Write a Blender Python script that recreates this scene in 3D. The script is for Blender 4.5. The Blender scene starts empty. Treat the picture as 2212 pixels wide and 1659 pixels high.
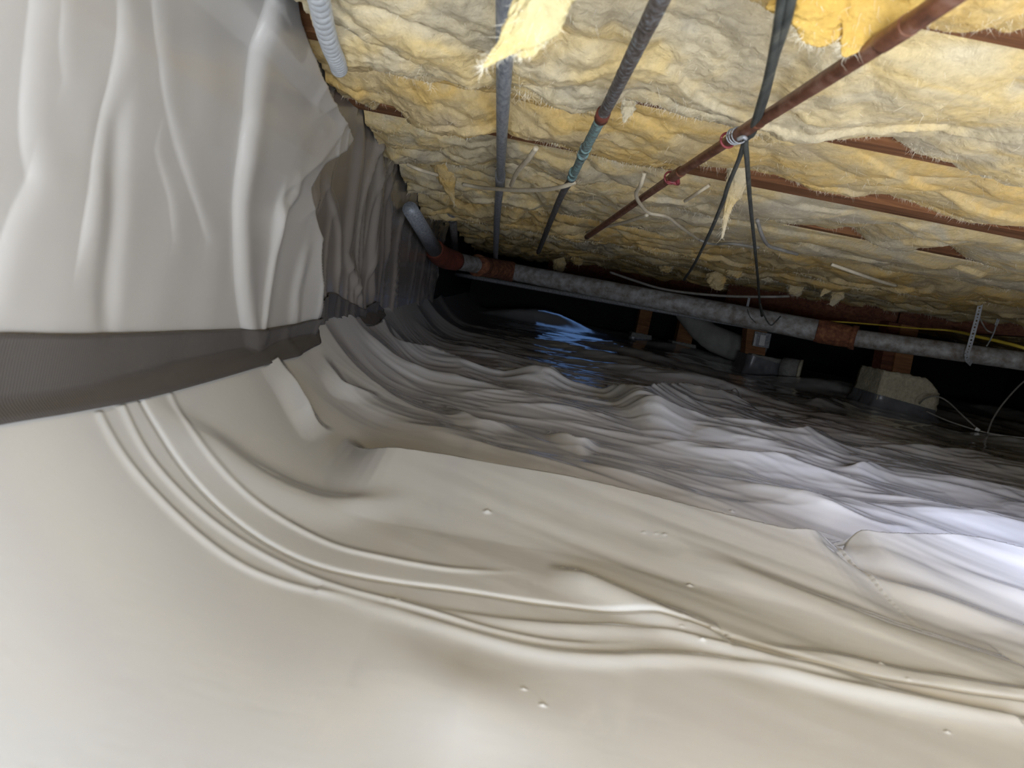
import bpy, math, random
import numpy as np
from mathutils import Vector, Matrix

random.seed(7)
rng = np.random.default_rng(11)
scene = bpy.context.scene
COL = scene.collection

# ------------------------------------------------------------------ camera
W, H, F = 2212.0, 1659.0, 1661.0
CAM = np.array([0.0, 0.0, 0.25])
vy = np.array([(1110 - W/2)/F, -(615 - H/2)/F, -1.0]); vy /= np.linalg.norm(vy)
roll = math.atan(0.19)
cx_, sx_ = math.cos(roll), -math.sin(roll)
vx = np.array([cx_, sx_, (vy[0]*cx_ + vy[1]*sx_)/(-vy[2])]); vx /= np.linalg.norm(vx)
vz = np.cross(vx, vy)
R = np.vstack([vx, vy, vz])                       # camera axes -> world
cam_d = bpy.data.cameras.new('camera')
cam = bpy.data.objects.new('camera', cam_d); COL.objects.link(cam)
m4 = Matrix([list(R[0])+[CAM[0]], list(R[1])+[CAM[1]], list(R[2])+[CAM[2]], [0, 0, 0, 1]])
cam.matrix_world = m4
cam_d.sensor_width = 36.0; cam_d.lens = F/W*36.0
cam_d.clip_start = 0.02; cam_d.clip_end = 50
cam_d.dof.use_dof = True; cam_d.dof.focus_distance = 1.6; cam_d.dof.aperture_fstop = 12.0
scene.camera = cam

# ------------------------------------------------------------------ light
world = bpy.data.worlds.new('world'); scene.world = world
world.use_nodes = True
world.node_tree.nodes['Background'].inputs[0].default_value = (0.6, 0.7, 0.9, 1)
world.node_tree.nodes['Background'].inputs[1].default_value = 0.02

def area(name, loc, aim, sx, sy, power, col):
    l = bpy.data.lights.new(name, 'AREA'); l.shape = 'RECTANGLE'; l.size = sx; l.size_y = sy
    l.energy = power; l.color = col
    o = bpy.data.objects.new(name, l); COL.objects.link(o); o.location = loc
    o.rotation_euler = (Vector(aim) - Vector(loc)).to_track_quat('-Z', 'Y').to_euler()
    return o
# daylight through the access hatch behind the camera
area('hatch_daylight', (0.06, -0.28, 0.125), (0.28, 1.5, 0.24), 0.42, 0.19, 9.0, (0.905, 0.985, 1.085))
# two unseen fill lights added to brighten the right side, one cool, one neutral
vd = area('added_cool_fill', (1.02, 0.66, 0.385), (0.80, 1.12, 0.0), 0.20, 0.06, 2.6, (0.62, 0.70, 1.0)); vd.data.spread = math.radians(95)
pl_ = bpy.data.lights.new('added_point_fill', 'POINT'); pl_.energy = 7.4; pl_.color = (0.95, 0.985, 1.03); pl_.shadow_soft_size = 0.045
po = bpy.data.objects.new('added_point_fill', pl_); COL.objects.link(po); po.location = (0.96, 0.34, 0.165)
# a foundation vent high in the far wall, throwing a blue patch of daylight on the floor liner
sp = bpy.data.lights.new('far_vent_daylight', 'SPOT'); sp.energy = 1.15; sp.color = (0.22, 0.45, 1.0)
sp.spot_size = math.radians(38); sp.spot_blend = 1.0; sp.shadow_soft_size = 0.32

vs = scene.view_settings
vs.view_transform = 'Standard'; vs.look = 'None'; vs.gamma = 1.0; vs.use_curve_mapping = False
vs.exposure = 0.40
cy = scene.cycles
cy.max_bounces = 4; cy.diffuse_bounces = 4; cy.glossy_bounces = 2; cy.transmission_bounces = 1; cy.transparent_max_bounces = 2
cy.caustics_reflective = False; cy.caustics_refractive = False
cy.use_adaptive_sampling = True; cy.adaptive_threshold = 0.06; cy.adaptive_min_samples = 16

# ------------------------------------------------------------------ pixel helpers (photograph -> place)
def ray(px, py):
    return R @ np.array([(px - W/2)/F, -(py - H/2)/F, -1.0])
def P(px, py, d):
    r = ray(px, py); return CAM + r*(d/r[1])
def PZ(px, py, z):
    r = ray(px, py); return CAM + r*((z - CAM[2])/r[2])
def PX(px, py, x):
    r = ray(px, py); return CAM + r*((x - CAM[0])/r[0])

# ------------------------------------------------------------------ noise
def _hash(ix, iy, seed):
    h = (ix.astype(np.int64)*374761393 + iy.astype(np.int64)*668265263 + seed*974634777) & 0xffffffff
    h = ((h ^ (h >> 13))*1274126177) & 0xffffffff
    h = (h ^ (h >> 16)) & 0xffffffff
    return h
def perlin(x, y, seed=0):
    xi = np.floor(x); yi = np.floor(y); xf = x - xi; yf = y - yi
    xi = xi.astype(np.int64); yi = yi.astype(np.int64)
    u = xf*xf*xf*(xf*(xf*6-15)+10); v = yf*yf*yf*(yf*(yf*6-15)+10)
    def g(ax, ay, dx, dy):
        a = _hash(ax, ay, seed)*(2*math.pi/4294967296.0)
        return np.cos(a)*dx + np.sin(a)*dy
    n00 = g(xi, yi, xf, yf); n10 = g(xi+1, yi, xf-1, yf)
    n01 = g(xi, yi+1, xf, yf-1); n11 = g(xi+1, yi+1, xf-1, yf-1)
    return 1.5*((n00*(1-u)+n10*u)*(1-v) + (n01*(1-u)+n11*u)*v)
def fbm(x, y, seed=0, o=4, lac=2.03, gain=0.5):
    s = np.zeros_like(x); a = 1.0
    for i in range(o):
        s += a*perlin(x*lac**i, y*lac**i, seed+i*17); a *= gain
    return s
def sstep(a, b, x):
    t = np.clip((x-a)/(b-a), 0, 1); return t*t*(3-2*t)

# ------------------------------------------------------------------ materials
def new_mat(name):
    m = bpy.data.materials.new(name); m.use_nodes = True
    return m, m.node_tree.nodes, m.node_tree.links, m.node_tree.nodes['Principled BSDF']
def texco(N, L, scale, kind='Object'):
    tc = N.new('ShaderNodeTexCoord'); mp = N.new('ShaderNodeMapping')
    mp.inputs['Scale'].default_value = scale
    L.new(tc.outputs[kind], mp.inputs['Vector']); return mp.outputs[0]
def ntex(N, L, vec, scale, detail=4, rough=0.55, dist=0.0):
    n = N.new('ShaderNodeTexNoise'); n.inputs['Scale'].default_value = scale
    n.inputs['Detail'].default_value = detail; n.inputs['Roughness'].default_value = rough
    n.inputs['Distortion'].default_value = dist
    L.new(vec, n.inputs['Vector']); return n.outputs['Fac']
def ramp(N, L, fac, stops):
    r = N.new('ShaderNodeValToRGB'); el = r.color_ramp.elements
    while len(el) < len(stops): el.new(0.5)
    for e, (p, c) in zip(el, stops):
        e.position = p; e.color = (c[0], c[1], c[2], 1)
    L.new(fac, r.inputs['Fac']); return r.outputs['Color']
def bump(N, L, b, h, strength, dist, prev=None):
    n = N.new('ShaderNodeBump'); n.inputs['Strength'].default_value = strength
    n.inputs['Distance'].default_value = dist
    L.new(h, n.inputs['Height'])
    if prev is not None: L.new(prev, n.inputs['Normal'])
    L.new(n.outputs[0], b.inputs['Normal']); return n.outputs[0]
def two_tone(name, stops, scale=30, stretch=(1, 1, 1), rough=0.6, metal=0.0, bstr=0.3, bdist=0.001, spec=0.5, detail=5, rstops=None):
    m, N, L, b = new_mat(name)
    v = texco(N, L, stretch); f = ntex(N, L, v, scale, detail, 0.6)
    L.new(ramp(N, L, f, stops), b.inputs['Base Color'])
    b.inputs['Roughness'].default_value = rough; b.inputs['Metallic'].default_value = metal
    b.inputs['Specular IOR Level'].default_value = spec
    if bstr: bump(N, L, b, f, bstr, bdist)
    return m

# glossy white vapour barrier film
def liner_mat(name, c0, c1, rough, coat=0.3):
    m, N, L, b = new_mat(name)
    v = texco(N, L, (1, 1, 1))
    L.new(ramp(N, L, ntex(N, L, v, 2.3, 3), [(0.3, c0), (0.7, c1)]), b.inputs['Base Color'])
    b.inputs['Roughness'].default_value = rough
    b.inputs['Specular IOR Level'].default_value = 0.5
    b.inputs['Coat Weight'].default_value = coat; b.inputs['Coat Roughness'].default_value = 0.10; b.inputs['Coat IOR'].default_value = 1.5
    p = None
    bump(N, L, b, ntex(N, L, texco(N, L, (1, 2.2, 1)), 55, 2, 0.5), 0.10, 0.0012, p)
    return m
M = {}
M['liner'] = liner_mat('white_liner', (0.66, 0.66, 0.655), (0.73, 0.73, 0.725), 0.145, 0.9)
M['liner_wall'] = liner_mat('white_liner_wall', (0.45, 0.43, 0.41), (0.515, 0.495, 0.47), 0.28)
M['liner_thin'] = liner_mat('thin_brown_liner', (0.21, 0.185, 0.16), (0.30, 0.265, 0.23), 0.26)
M['dark_liner'] = two_tone('grey_liner', [(0.3, (0.10, 0.10, 0.11)), (0.7, (0.17, 0.17, 0.18))], 12, rough=0.3, bstr=0.2, bdist=0.004)
M['tape'], N, L, b = new_mat('seam_tape')
b.inputs['Base Color'].default_value = (0.095, 0.085, 0.079, 1); b.inputs['Roughness'].default_value = 0.24
wv = N.new('ShaderNodeTexWave'); wv.inputs['Scale'].default_value = 95; wv.wave_type = 'BANDS'; wv.bands_direction = 'Y'
L.new(texco(N, L, (1, 1, 1)), wv.inputs['Vector'])
bump(N, L, b, wv.outputs['Fac'], 0.25, 0.0006)
M['tape'].node_tree.nodes['Principled BSDF'].inputs['Transmission Weight'].default_value = 0.0

def batt_mat(name, pal, seed):
    m, N, L, b = new_mat(name)
    v = texco(N, L, (1, 1, 1)); vs_ = texco(N, L, (0.8, 0.6, 1))
    mp = N.new('ShaderNodeMapping'); mp.inputs['Location'].default_value = (seed*3.1, seed*1.7, 0)
    L.new(v, mp.inputs['Vector'])
    base = ramp(N, L, ntex(N, L, mp.outputs[0], 7, 3, 0.6, 0.5), [(0.28, pal[0]), (0.45, pal[1]), (0.58, pal[2]), (0.72, pal[3])])
    fine = ramp(N, L, ntex(N, L, vs_, 170, 3, 0.65), [(0.25, (0.74, 0.73, 0.72)), (0.6, (1, 1, 1))])
    mx = N.new('ShaderNodeMix'); mx.data_type = 'RGBA'; mx.blend_type = 'MULTIPLY'; mx.inputs['Factor'].default_value = 0.7
    L.new(base, mx.inputs['A']); L.new(fine, mx.inputs['B']); L.new(mx.outputs['Result'], b.inputs['Base Color'])
    b.inputs['Roughness'].default_value = 1.0; b.inputs['Specular IOR Level'].default_value = 0.05
    p = bump(N, L, b, ntex(N, L, texco(N, L, (1, 0.7, 1)), 48, 4, 0.62, 1.2), 0.5, 0.006)
    bump(N, L, b, ntex(N, L, vs_, 260, 3, 0.7), 0.5, 0.0022, p)
    return m
PAL = [(0.50, 0.40, 0.25), (0.60, 0.465, 0.245), (0.67, 0.46, 0.17), (0.59, 0.475, 0.28)]
PALG = [(0.50, 0.44, 0.33), (0.60, 0.51, 0.34), (0.69, 0.53, 0.26), (0.60, 0.53, 0.38)]
M['batt0'] = batt_mat('fibreglass_a', PAL, 1); M['batt1'] = batt_mat('fibreglass_b', PALG, 4); M['batt2'] = batt_mat('fibreglass_c', PAL, 9)
M['batt_pale'] = batt_mat('fibreglass_pale', [(0.40, 0.36, 0.20), (0.54, 0.46, 0.25), (0.57, 0.46, 0.21), (0.52, 0.45, 0.28)], 2)
M['batt_orange'] = batt_mat('fibreglass_orange', [(0.56, 0.34, 0.075), (0.64, 0.44, 0.14), (0.67, 0.51, 0.22), (0.58, 0.38, 0.10)], 3)
m, N, L, b = new_mat('fibre_strands'); M['fibre'] = m
b.inputs['Base Color'].default_value = (0.80, 0.74, 0.60, 1); b.inputs['Roughness'].default_value = 0.8

def wood_mat(name, c0, c1, c2):
    m, N, L, b = new_mat(name)
    v = texco(N, L, (0.6, 9, 9))
    f = ntex(N, L, v, 6, 6, 0.6, 1.2)
    g = ntex(N, L, texco(N, L, (1, 1, 1)), 5, 3)
    c = ramp(N, L, f, [(0.3, c0), (0.5, c1), (0.7, c2)])
    st = ramp(N, L, g, [(0.35, (0.6, 0.55, 0.5)), (0.6, (1, 1, 1))])
    mx = N.new('ShaderNodeMix'); mx.data_type = 'RGBA'; mx.blend_type = 'MULTIPLY'; mx.inputs['Factor'].default_value = 0.8
    L.new(c, mx.inputs['A']); L.new(st, mx.inputs['B']); L.new(mx.outputs['Result'], b.inputs['Base Color'])
    b.inputs['Roughness'].default_value = 0.75; b.inputs['Specular IOR Level'].default_value = 0.25
    bump(N, L, b, f, 0.35, 0.002); return m
M['joist'] = wood_mat('joist_wood', (0.11, 0.046, 0.020), (0.23, 0.098, 0.040), (0.32, 0.155, 0.068))
M['girder'] = wood_mat('girder_wood', (0.07, 0.028, 0.016), (0.15, 0.055, 0.03), (0.20, 0.08, 0.045))
M['post'] = wood_mat('post_wood', (0.15, 0.068, 0.03), (0.30, 0.14, 0.06), (0.40, 0.21, 0.095))
M['subfloor'] = wood_mat('subfloor_wood', (0.10, 0.06, 0.04), (0.17, 0.10, 0.06), (0.22, 0.14, 0.08))
M['galv'] = two_tone('galvanised', [(0.3, (0.16, 0.17, 0.18)), (0.5, (0.30, 0.31, 0.33)), (0.72, (0.48, 0.49, 0.51))], 150, rough=0.5, metal=0.35, bstr=0.25)
M['galv_old'] = two_tone('galvanised_old', [(0.32, (0.15, 0.12, 0.095)), (0.50, (0.26, 0.25, 0.24)), (0.72, (0.42, 0.42, 0.42))], 34, rough=0.62, metal=0.1, bstr=0.4, bdist=0.002)
M['conduit'] = two_tone('grey_conduit', [(0.3, (0.16, 0.18, 0.21)), (0.5, (0.28, 0.30, 0.33)), (0.75, (0.42, 0.44, 0.46))], 200, stretch=(1, 0.25, 1), rough=0.5, metal=0.3, bstr=0.3)
M['corroded'] = two_tone('corroded_pipe', [(0.30, (0.045, 0.036, 0.030)), (0.46, (0.085, 0.066, 0.055)), (0.58, (0.15, 0.15, 0.16)), (0.72, (0.22, 0.27, 0.28))], 170, rough=0.55, metal=0.1, bstr=0.9, bdist=0.003)
M['patina'] = two_tone('patina', [(0.35, (0.10, 0.09, 0.08)), (0.55, (0.16, 0.26, 0.26)), (0.7, (0.32, 0.52, 0.50))], 180, rough=0.7, bstr=0.6, bdist=0.002)
M['teal'] = two_tone('teal_flake', [(0.3, (0.25, 0.55, 0.50)), (0.7, (0.45, 0.72, 0.66))], 90, rough=0.8, bstr=0)
M['copper'] = two_tone('old_copper', [(0.30, (0.085, 0.034, 0.019)), (0.5, (0.17, 0.066, 0.034)), (0.70, (0.26, 0.145, 0.105))], 110, stretch=(0.5, 0.5, 1), rough=0.42, metal=0.25, bstr=0.25)
M['rust'] = two_tone('rust', [(0.3, (0.07, 0.022, 0.012)), (0.52, (0.16, 0.055, 0.024)), (0.7, (0.28, 0.12, 0.05))], 55, rough=0.85, bstr=0.7, bdist=0.003)
M['red_rust'] = two_tone('red_oxide', [(0.3, (0.085, 0.018, 0.010)), (0.7, (0.17, 0.042, 0.022))], 40, rough=0.7, bstr=0.3)
M['red'] = two_tone('red_clip', [(0.3, (0.17, 0.025, 0.03)), (0.7, (0.26, 0.04, 0.045))], 60, rough=0.5, bstr=0)
M['cable'] = two_tone('black_cable', [(0.35, (0.022, 0.026, 0.024)), (0.6, (0.06, 0.065, 0.058)), (0.75, (0.20, 0.19, 0.15))], 120, stretch=(1, 0.1, 0.1), rough=0.55, bstr=0.3)
M['cable2'] = two_tone('black_cable_plain', [(0.35, (0.02, 0.022, 0.02)), (0.7, (0.06, 0.062, 0.055))], 120, rough=0.5, bstr=0.2)
M['cream'] = two_tone('cream_cable', [(0.3, (0.48, 0.41, 0.29)), (0.7, (0.62, 0.55, 0.42))], 40, rough=0.5, bstr=0)
M['yellow'] = two_tone('yellow_cable', [(0.3, (0.46, 0.33, 0.03)), (0.7, (0.60, 0.45, 0.06))], 40, rough=0.45, bstr=0)
M['greywire'] = two_tone('grey_wire', [(0.3, (0.20, 0.19, 0.17)), (0.7, (0.32, 0.30, 0.27))], 40, rough=0.5, bstr=0)
M['concrete'] = two_tone('pier_concrete', [(0.3, (0.40, 0.355, 0.25)), (0.7, (0.60, 0.54, 0.40))], 70, rough=0.95, bstr=0.8, bdist=0.006, spec=0.1)
M['concrete_grey'] = two_tone('grey_concrete', [(0.3, (0.20, 0.195, 0.18)), (0.7, (0.32, 0.31, 0.29))], 60, rough=0.95, bstr=0.6, bdist=0.004, spec=0.1)
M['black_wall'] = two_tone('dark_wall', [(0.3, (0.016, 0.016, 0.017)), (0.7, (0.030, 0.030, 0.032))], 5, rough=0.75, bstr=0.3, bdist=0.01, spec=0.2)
M['duct'] = two_tone('duct_sleeve', [(0.3, (0.34, 0.33, 0.31)), (0.7, (0.46, 0.45, 0.42))], 14, rough=0.38, bstr=0.3, bdist=0.006)
M['steel'] = two_tone('bright_steel', [(0.3, (0.55, 0.57, 0.58)), (0.7, (0.75, 0.77, 0.78))], 60, rough=0.35, metal=0.5, bstr=0)
M['white'] = two_tone('white_plastic', [(0.3, (0.70, 0.69, 0.67)), (0.7, (0.82, 0.81, 0.79))], 30, rough=0.5, bstr=0)
M['strap'] = two_tone('strap_steel', [(0.3, (0.44, 0.47, 0.51)), (0.7, (0.62, 0.65, 0.68))], 80, rough=0.45, metal=0.3, bstr=0)
M['paper'] = two_tone('paper', [(0.3, (0.42, 0.23, 0.13)), (0.7, (0.55, 0.33, 0.20))], 30, rough=0.9, bstr=0.2)

# ------------------------------------------------------------------ mesh helpers
def make_mesh(name, verts, faces, mat, parent=None, smooth=True):
    me = bpy.data.meshes.new(name)
    verts = np.asarray(verts, dtype=np.float64)
    if isinstance(faces, np.ndarray):
        nf = faces.shape[0]; k = faces.shape[1]
        me.vertices.add(len(verts)); me.vertices.foreach_set('co', verts.ravel().astype(np.float32))
        me.loops.add(nf*k); me.loops.foreach_set('vertex_index', faces.ravel().astype(np.int32))
        me.polygons.add(nf); me.polygons.foreach_set('loop_start', np.arange(0, nf*k, k, dtype=np.int32))
        me.update(calc_edges=True)
    else:
        me.from_pydata([tuple(v) for v in verts], [], faces); me.update()
    me.validate()
    if smooth: me.polygons.foreach_set('use_smooth', np.ones(len(me.polygons), dtype=bool))
    if mat is not None: me.materials.append(mat)
    o = bpy.data.objects.new(name, me); COL.objects.link(o)
    if parent is not None: o.parent = parent
    return o
def grid_faces(n, m, cyc=False):
    i = np.arange(n-1)[:, None]; mm = m if cyc else m-1
    j = np.arange(mm)[None, :]; j2 = (j+1) % m
    return np.stack([i*m+j, i*m+j2, (i+1)*m+j2, (i+1)*m+j], axis=-1).reshape(-1, 4)
def grid_obj(name, X, Y, Z, mat, parent=None, flip=False, cyc=False):
    n, m_ = X.shape
    f = grid_faces(n, m_, cyc)
    if flip: f = f[:, ::-1].copy()
    return make_mesh(name, np.stack([X, Y, Z], -1).reshape(-1, 3), f, mat, parent)
def tag(o, label=None, cat=None, group=None, kind=None):
    if label: o['label'] = label
    if cat: o['category'] = cat
    if group: o['group'] = group
    if kind: o['kind'] = kind
    return o
def empty(name, loc):
    o = bpy.data.objects.new(name, None); COL.objects.link(o); o.location = Vector([float(v) for v in loc]); o.empty_display_size = 0.05
    return o
def adopt(o, root):
    o.parent = root; o.matrix_parent_inverse = Matrix.Translation(-root.location); return o
def smooth_path(pts, n):
    pts = np.array([np.asarray(p, float) for p in pts])
    if len(pts) == 2:
        t = np.linspace(0, 1, n)[:, None]; return pts[0]*(1-t)+pts[1]*t
    ext = np.vstack([2*pts[0]-pts[1], pts, 2*pts[-1]-pts[-2]])
    seg = len(pts)-1; out = []
    for t in np.linspace(0, seg, n):
        i = min(int(t), seg-1); u = t-i
        p0, p1, p2, p3 = ext[i], ext[i+1], ext[i+2], ext[i+3]
        out.append(0.5*((2*p1)+(-p0+p2)*u+(2*p0-5*p1+4*p2-p3)*u*u+(-p0+3*p1-3*p2+p3)*u**3))
    return np.array(out)
def frames(path):
    t = np.gradient(path, axis=0); t /= np.linalg.norm(t, axis=1)[:, None]+1e-12
    up = np.array([0, 0, 1.0]) if abs(t[0][2]) < 0.9 else np.array([1.0, 0, 0])
    n = np.cross(t[0], up); n /= np.linalg.norm(n); ns = []
    for i in range(len(path)):
        n = n - t[i]*np.dot(n, t[i]); n /= np.linalg.norm(n); ns.append(n.copy())
    ns = np.array(ns); return t, ns, np.cross(t, ns)
def tube(name, pts, r, mat, parent=None, segs=12, n=None, straight=False, rough=0.0, flat=1.0, rmod=None, seed=0):
    if n is None: n = 2 if (len(pts) == 2 and rough == 0 and rmod is None) else max(8, 10*len(pts))
    if straight and len(pts) > 2: path = np.array([np.asarray(p, float) for p in pts])
    else: path = smooth_path(pts, n)
    n = len(path)
    rr = np.interp(np.linspace(0, 1, n), np.linspace(0, 1, len(r)), r) if hasattr(r, '__len__') else np.full(n, r)
    if rmod is not None: rr = rr*rmod(np.linspace(0, 1, n))
    t, a, c = frames(path)
    ang = np.linspace(0, 2*math.pi, segs, endpoint=False)
    rad = np.repeat(rr[:, None], segs, 1)
    if rough:
        ii, jj = np.meshgrid(np.arange(n), np.arange(segs), indexing='ij')
        rad = rad*(1+rough*(0.6*perlin(ii*0.23+seed*7.3, np.sin(ang)[jj]*2.6+np.cos(ang)[jj]*1.9+3.1, seed)+0.5*perlin(ii*0.11+2.3*np.cos(ang)[jj], np.sin(ang)[jj]*3.3+ii*0.21, seed+4)))
    V = path[:, None, :] + rad[..., None]*(np.cos(ang)[None, :, None]*a[:, None, :] + flat*np.sin(ang)[None, :, None]*c[:, None, :])
    V = V.reshape(-1, 3)
    f = [tuple(int(q) for q in x) for x in grid_faces(n, segs, True)]
    f.append(tuple(range(segs-1, -1, -1))); f.append(tuple(range((n-1)*segs, n*segs)))
    return make_mesh(name, V, f, mat, parent)
def box_pts(name, corners, mat, parent=None, smooth=False, bev=0.0):
    f = [(0, 3, 2, 1), (4, 5, 6, 7), (0, 1, 5, 4), (1, 2, 6, 5), (2, 3, 7, 6), (3, 0, 4, 7)]
    o = make_mesh(name, corners, f, mat, parent, smooth)
    if bev:
        md = o.modifiers.new('bevel', 'BEVEL'); md.width = bev; md.segments = 2
    return o
def box(name, x0, x1, y0, y1, z0, z1, mat, parent=None, bev=0.0):
    return box_pts(name, [(x0, y0, z0), (x1, y0, z0), (x1, y1, z0), (x0, y1, z0), (x0, y0, z1), (x1, y0, z1), (x1, y1, z1), (x0, y1, z1)], mat, parent, False, bev)

# ------------------------------------------------------------------ the liner: base shapes
WX = -0.345           # plane of the left wall
def zbase(x, y):
    x = np.asarray(x, float); y = np.asarray(y, float)
    w = 0.25 - 0.05*sstep(1.2, 2.6, y); top = 0.118
    t = np.clip((WX + w - x)/w, 0, 1.25)
    z = top*t**2.2
    z = z + (0.012*perlin(x*1.3+3.1, y*1.2+0.4, 5))*sstep(0.0, 1.0, 1.2-t)*sstep(0.3, 1.2, y)
    return z
def hit(px, py, lift=0.0):
    r = ray(px, py); s = np.linspace(0.15, 9.0, 3000)
    p = CAM[None] + r[None]*(s/r[1])[:, None]
    below = p[:, 2] < zbase(p[:, 0], p[:, 1]) + lift
    below |= p[:, 0] < WX
    i = int(np.argmax(below)) if below.any() else len(s)-1
    return p[i]

ridges = []   # (xs, ys, hs, near width, far width, kind)
def ridge(pix, h, wn, wf, ends=(0.0, 0.0), kind='fold'):
    p = np.array([hit(q[0], q[1], h*0.9 if 0 < i < len(pix)-1 else h*0.9*ends[0 if i == 0 else 1]) for i, q in enumerate(pix)]); p = p[np.argsort(p[:, 0])]
    n = len(p); hs = np.full(n, h, float)
    if n > 2 and kind != 'line':
        hs[0] = h*ends[0]; hs[-1] = h*ends[1]
    xx = np.linspace(p[0, 0], p[-1, 0], 60)
    # smooth interpolation of the crest line and its height
    yy = np.interp(xx, p[:, 0], p[:, 1]); hh = np.interp(xx, p[:, 0], hs)
    uu = np.linspace(0, 1, 60)
    ew = 0.12 if n > 6 else 0.42
    if kind == 'line':
        hh = hh*(1.0 if ends[0] == 1 else 1)*np.where(uu > 0.75, 1-sstep(0.75, 1.0, uu)*(1-ends[1]), 1.0)*np.where(uu < 0.25, ends[0]+(1-ends[0])*sstep(0, 0.25, uu), 1.0)
    if kind == 'fold':
        hh = h*(ends[0]+(1-ends[0])*sstep(0, ew, uu))*(ends[1]+(1-ends[1])*sstep(0, ew, 1-uu))
    k = np.ones(9)/9
    yy = np.convolve(np.pad(yy, 4, mode='reflect', reflect_type='odd'), k, 'valid')
    ridges.append((xx, yy, hh, wn, wf, kind))
# long folds
ridge([(745, 946), (760, 950), (900, 975), (1060, 1003), (1270, 1040), (1500, 1095), (1680, 1138), (1770, 1160), (1808, 1172)], 0.030, 0.14, 0.028, (0.0, 0.0))
ridge([(1795, 1172), (1830, 1162), (1900, 1155), (2000, 1154), (2130, 1166), (2260, 1200), (2400, 1240)], 0.034, 0.15, 0.03, (0.1, 0.4))
ridge([(600, 770), (640, 820), (690, 900), (725, 935)], 0.018, 0.05, 0.02, (0.5, 0.0))
ridge([(830, 690), (850, 722), (920, 752), (1005, 782), (1085, 818)], 0.030, 0.20, 0.06, (0.5, 0.0))
ridge([(690, 760), (740, 830), (830, 870)], 0.010, 0.05, 0.03)
ridge([(1280, 842), (1378, 849), (1420, 838), (1465, 832), (1490, 833), (1540, 850), (1600, 872)], 0.050, 0.30, 0.10, (0.0, 0.0))
ridge([(1342, 896), (1400, 886), (1483, 899), (1610, 918), (1660, 930), (1720, 946), (1790, 950)], 0.026, 0.14, 0.05, (0.0, 0.0))
ridge([(1170, 937), (1204, 929), (1250, 948), (1295, 957)], 0.016, 0.06, 0.04)
ridge([(1080, 817), (1179, 812), (1241, 832)], 0.030, 0.16, 0.08)
ridge([(940, 872), (1031, 907), (1125, 927)], 0.014, 0.06, 0.05)
ridge([(1437, 976), (1605, 990), (1767, 1011)], 0.014, 0.07, 0.04)
ridge([(1789, 1020), (1840, 1012), (1881, 1007), (1930, 1031)], 0.016, 0.06, 0.03)
ridge([(1712, 1011), (1840, 1048), (2061, 1100), (2212, 1133), (2300, 1150)], 0.020, 0.12, 0.05, (0, 0.5))
ridge([(1719, 877), (1785, 866), (1848, 877)], 0.020, 0.12, 0.06)
ridge([(1900, 928), (1969, 922), (2050, 938)], 0.018, 0.10, 0.06)
ridge([(1804, 955), (1932, 968), (2097, 986), (2200, 1000)], 0.014, 0.08, 0.05)
ridge([(1620, 880), (1700, 905), (1800, 925)], 0.012, 0.08, 0.04)
ridge([(1640, 1070), (1740, 1090), (1900, 1140), (1990, 1155)], 0.010, 0.06, 0.03)
# the pleats that come down from the tape and swing out across the floor
def c7(l): return [(200+x/2.765, 850+y/2.765) for x, y in l]
def c8(l): return [(800+x/2.724, 1050+y/2.724) for x, y in l]
def c6(l): return [(1400+x/2.724, 850+y/2.724) for x, y in l]
ridge(c7([(40, 100), (110, 250), (250, 450), (420, 640), (650, 850), (900, 1030), (1200, 1140), (1450, 1200), (1650, 1260)]), 0.0016, 0.006, 0.005, (1, 0), 'line')
ridge(c7([(180, 70), (230, 220), (350, 400), (560, 620), (800, 820), (1100, 990), (1400, 1130), (1700, 1220)])+c8([(220, 690), (500, 790), (850, 890), (1250, 935), (1650, 930)]), 0.0018, 0.006, 0.005, (1, 0), 'line')
ridge(c7([(270, 50), (360, 230), (500, 420), (700, 650), (950, 850), (1200, 990), (1500, 1110), (1800, 1160)])+c8([(200, 590), (480, 610), (800, 665), (1050, 735), (1300, 750), (1550, 740), (1750, 780), (2000, 850), (2212, 950)])+[(1700, 1432), (1850, 1465), (2000, 1492), (2212, 1525), (2350, 1545)], -0.0022, 0.004, 0.004, (1, 1), 'line')
ridge(c7([(460, 0), (560, 210), (750, 450), (1000, 670), (1250, 810), (1500, 930), (1800, 980)])+c8([(300, 470), (700, 505), (950, 500)]), 0.0016, 0.005, 0.007, (1, 0), 'line')
ridge(c8([(-300, 600), (0, 680), (480, 830), (850, 950), (1150, 995), (1500, 1005), (1900, 990), (2212, 1050)])+[(1730, 1462), (1900, 1500), (2100, 1540), (2300, 1575)], 0.0028, 0.012, 0.008, (0.3, 1), 'line')
ridge(c8([(100, 680), (480, 740), (1000, 815), (1300, 825), (1650, 830), (1900, 880), (2212, 1000)])+[(1760, 1440), (1950, 1478), (2150, 1512), (2350, 1540)], 0.0022, 0.014, 0.006, (0.2, 1), 'line')
ridge(c6([(480, 1450), (700, 1510), (1000, 1530), (1300, 1580), (1500, 1640)])+[(2100, 1475), (2350, 1520)], 0.0032, 0.020, 0.010, (0.2, 1), 'line')
ridge(c6([(200, 1340), (480, 1480), (700, 1570), (1000, 1640)])+[(1900, 1490), (2200, 1560)], 0.003, 0.025, 0.010, (0.2, 1), 'line')
ridge(c7([(300, 30), (700, 260), (1000, 480), (1400, 640), (1900, 690)]), 0.006, 0.05, 0.03, (0.3, 0), 'line')
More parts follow.
